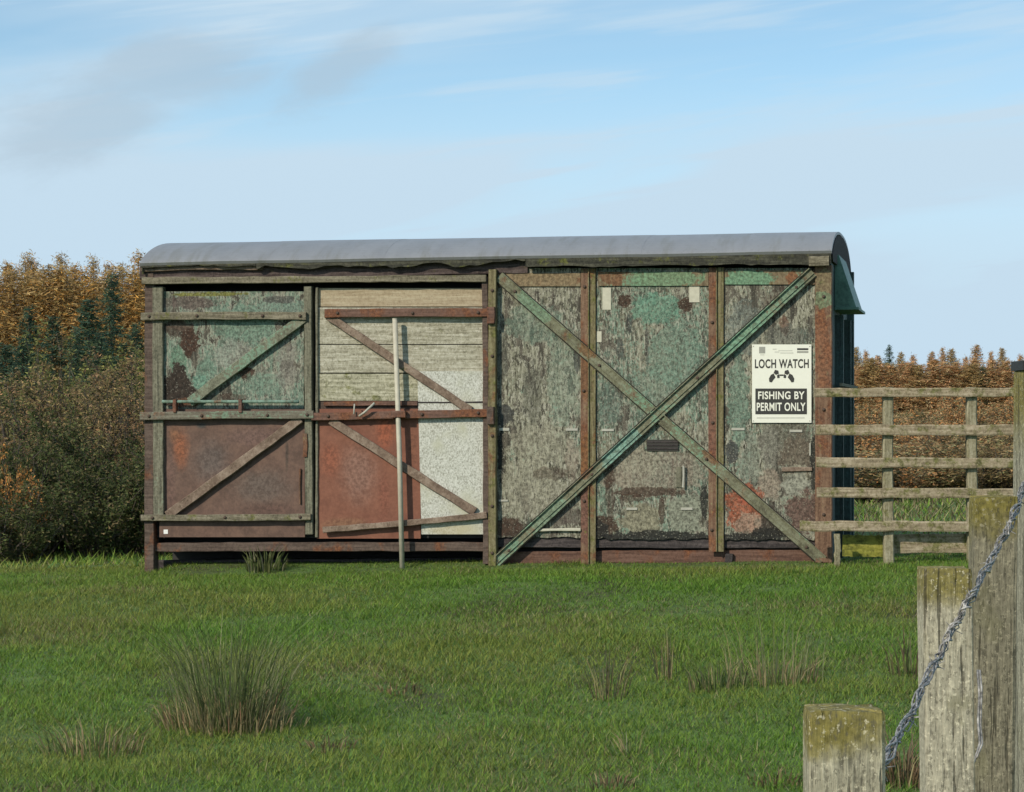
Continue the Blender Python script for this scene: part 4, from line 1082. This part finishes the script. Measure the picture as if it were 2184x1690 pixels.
for k, (px, y, s) in enumerate(((140, 42, 1.25), (300, 44, 1.3), (30, 45, 1.3), (250, 50, 1.4), (120, 52, 1.5))):
    plant('willow_bush', olive[k % 2], gpos(px, y), rz(), s, 'olive green shrub between the brown scrub and the trees', 'bush', 'olive shrubs below the left plantation')
T3 = ('crown', 'trunk')
for k, (px, y, top) in enumerate(((62, 60, 655), (190, 58, 640), (238, 62, 588), (12, 50, 735), (112, 66, 676), (160, 54, 705), (290, 64, 690), (50, 48, 725), (212, 50, 712))):
    g = gpos(px, y); hgt = EYE + (HY - top) / F * y - g[2]
    plant('spruce_tree', spruce[k % 3], g, rz(), (hgt / 6.0 * (1.15, 1.5, .95, 1.7, 1.3, .9, 1.1, 1.6, 1.2)[k], hgt / 6.0), ('dark spruce among the larches left of the van', 'tallest dark spruce, just left of the van roof end')[k == 2], 'tree', 'spruces in the left plantation', T3)
rt = random.Random(5)
for k in range(54):
    row = k % 3; y = (68, 78, 90)[row]; px = -230 + (k // 3) * 36 + row * 12 + rt.uniform(-14, 14); thin = row == 2
    top = (548 + rt.uniform(-14, 18)) if thin else (580 + rt.uniform(-14, 24))
    g = gpos(px, y); hgt = EYE + (HY - top) / F * y - g[2]
    lab = ('slender larch with bare leader standing above the left plantation' if thin else ('orange larch' if (k * 7) % 4 % 2 == 0 else 'tan larch') + (' in the front row' if row == 0 else ' in the second row') + ' of the plantation left of the van')
    plant('larch_tree', larch_a[(k * 7) % 4], g, rz(), (hgt / 7.0 * (rt.uniform(.55, .8) if thin else rt.uniform(1.0, 1.45)), hgt / 7.0), lab, 'tree', 'larches of the left plantation', T3)
for k in range(141):
    row = k % 3; y = (180, 195, 212)[row]; px = 1260 + (k // 3) * 27 + row * 9 + rt.uniform(-9, 9); thin = row == 2
    top = (752 + rt.uniform(-16, 16)) if thin else (779 + rt.uniform(-14, 10))
    g = gpos(px, y); hgt = EYE + (HY - top) / F * y - g[2]
    sp_ = (k * 5) % 11 == 3
    pair = spruce[k % 3] if sp_ else larch_b[(k * 3) % 4]; b0 = 6.0 if sp_ else 7.0
    lab = 'dark spruce in the far wood beyond the rail fence' if sp_ else ('slender larch leader rising above the far wood beyond the rail fence' if thin else 'broad orange larch crown in the far wood beyond the rail fence')
    plant('spruce_tree' if sp_ else 'larch_tree', pair, g, rz(), (hgt / b0 * (rt.uniform(.7, 1.1) if thin else rt.uniform(1.5, 2.3)), hgt / b0), lab, 'tree',
          'spruces of the far right wood' if sp_ else 'larches of the far right wood', T3)
for k in range(39):
    row = k % 3; y = (37, 54, 76)[row] + rt.uniform(-2, 2); px = 1640 + (k // 3) * 60 + row * 25
    top = (945, 890, 858)[row] + rt.uniform(-12, 14); g = gpos(px, y); hgt = EYE + (HY - top) / F * y - g[2]
    rus = (k % 5) in (0, 1, 3)
    plant('bracken_bush', russet[k % 2] if rus else brown[k % 3], g, rz(), (1.0, hgt / (1.6 if rus else 2.0)),
          'russet bracken scrub seen through the rail fence' if rus else 'grey-brown scrub seen through the rail fence', 'bush', 'russet scrub beyond the rail fence' if rus else 'grey-brown scrub beyond the rail fence')
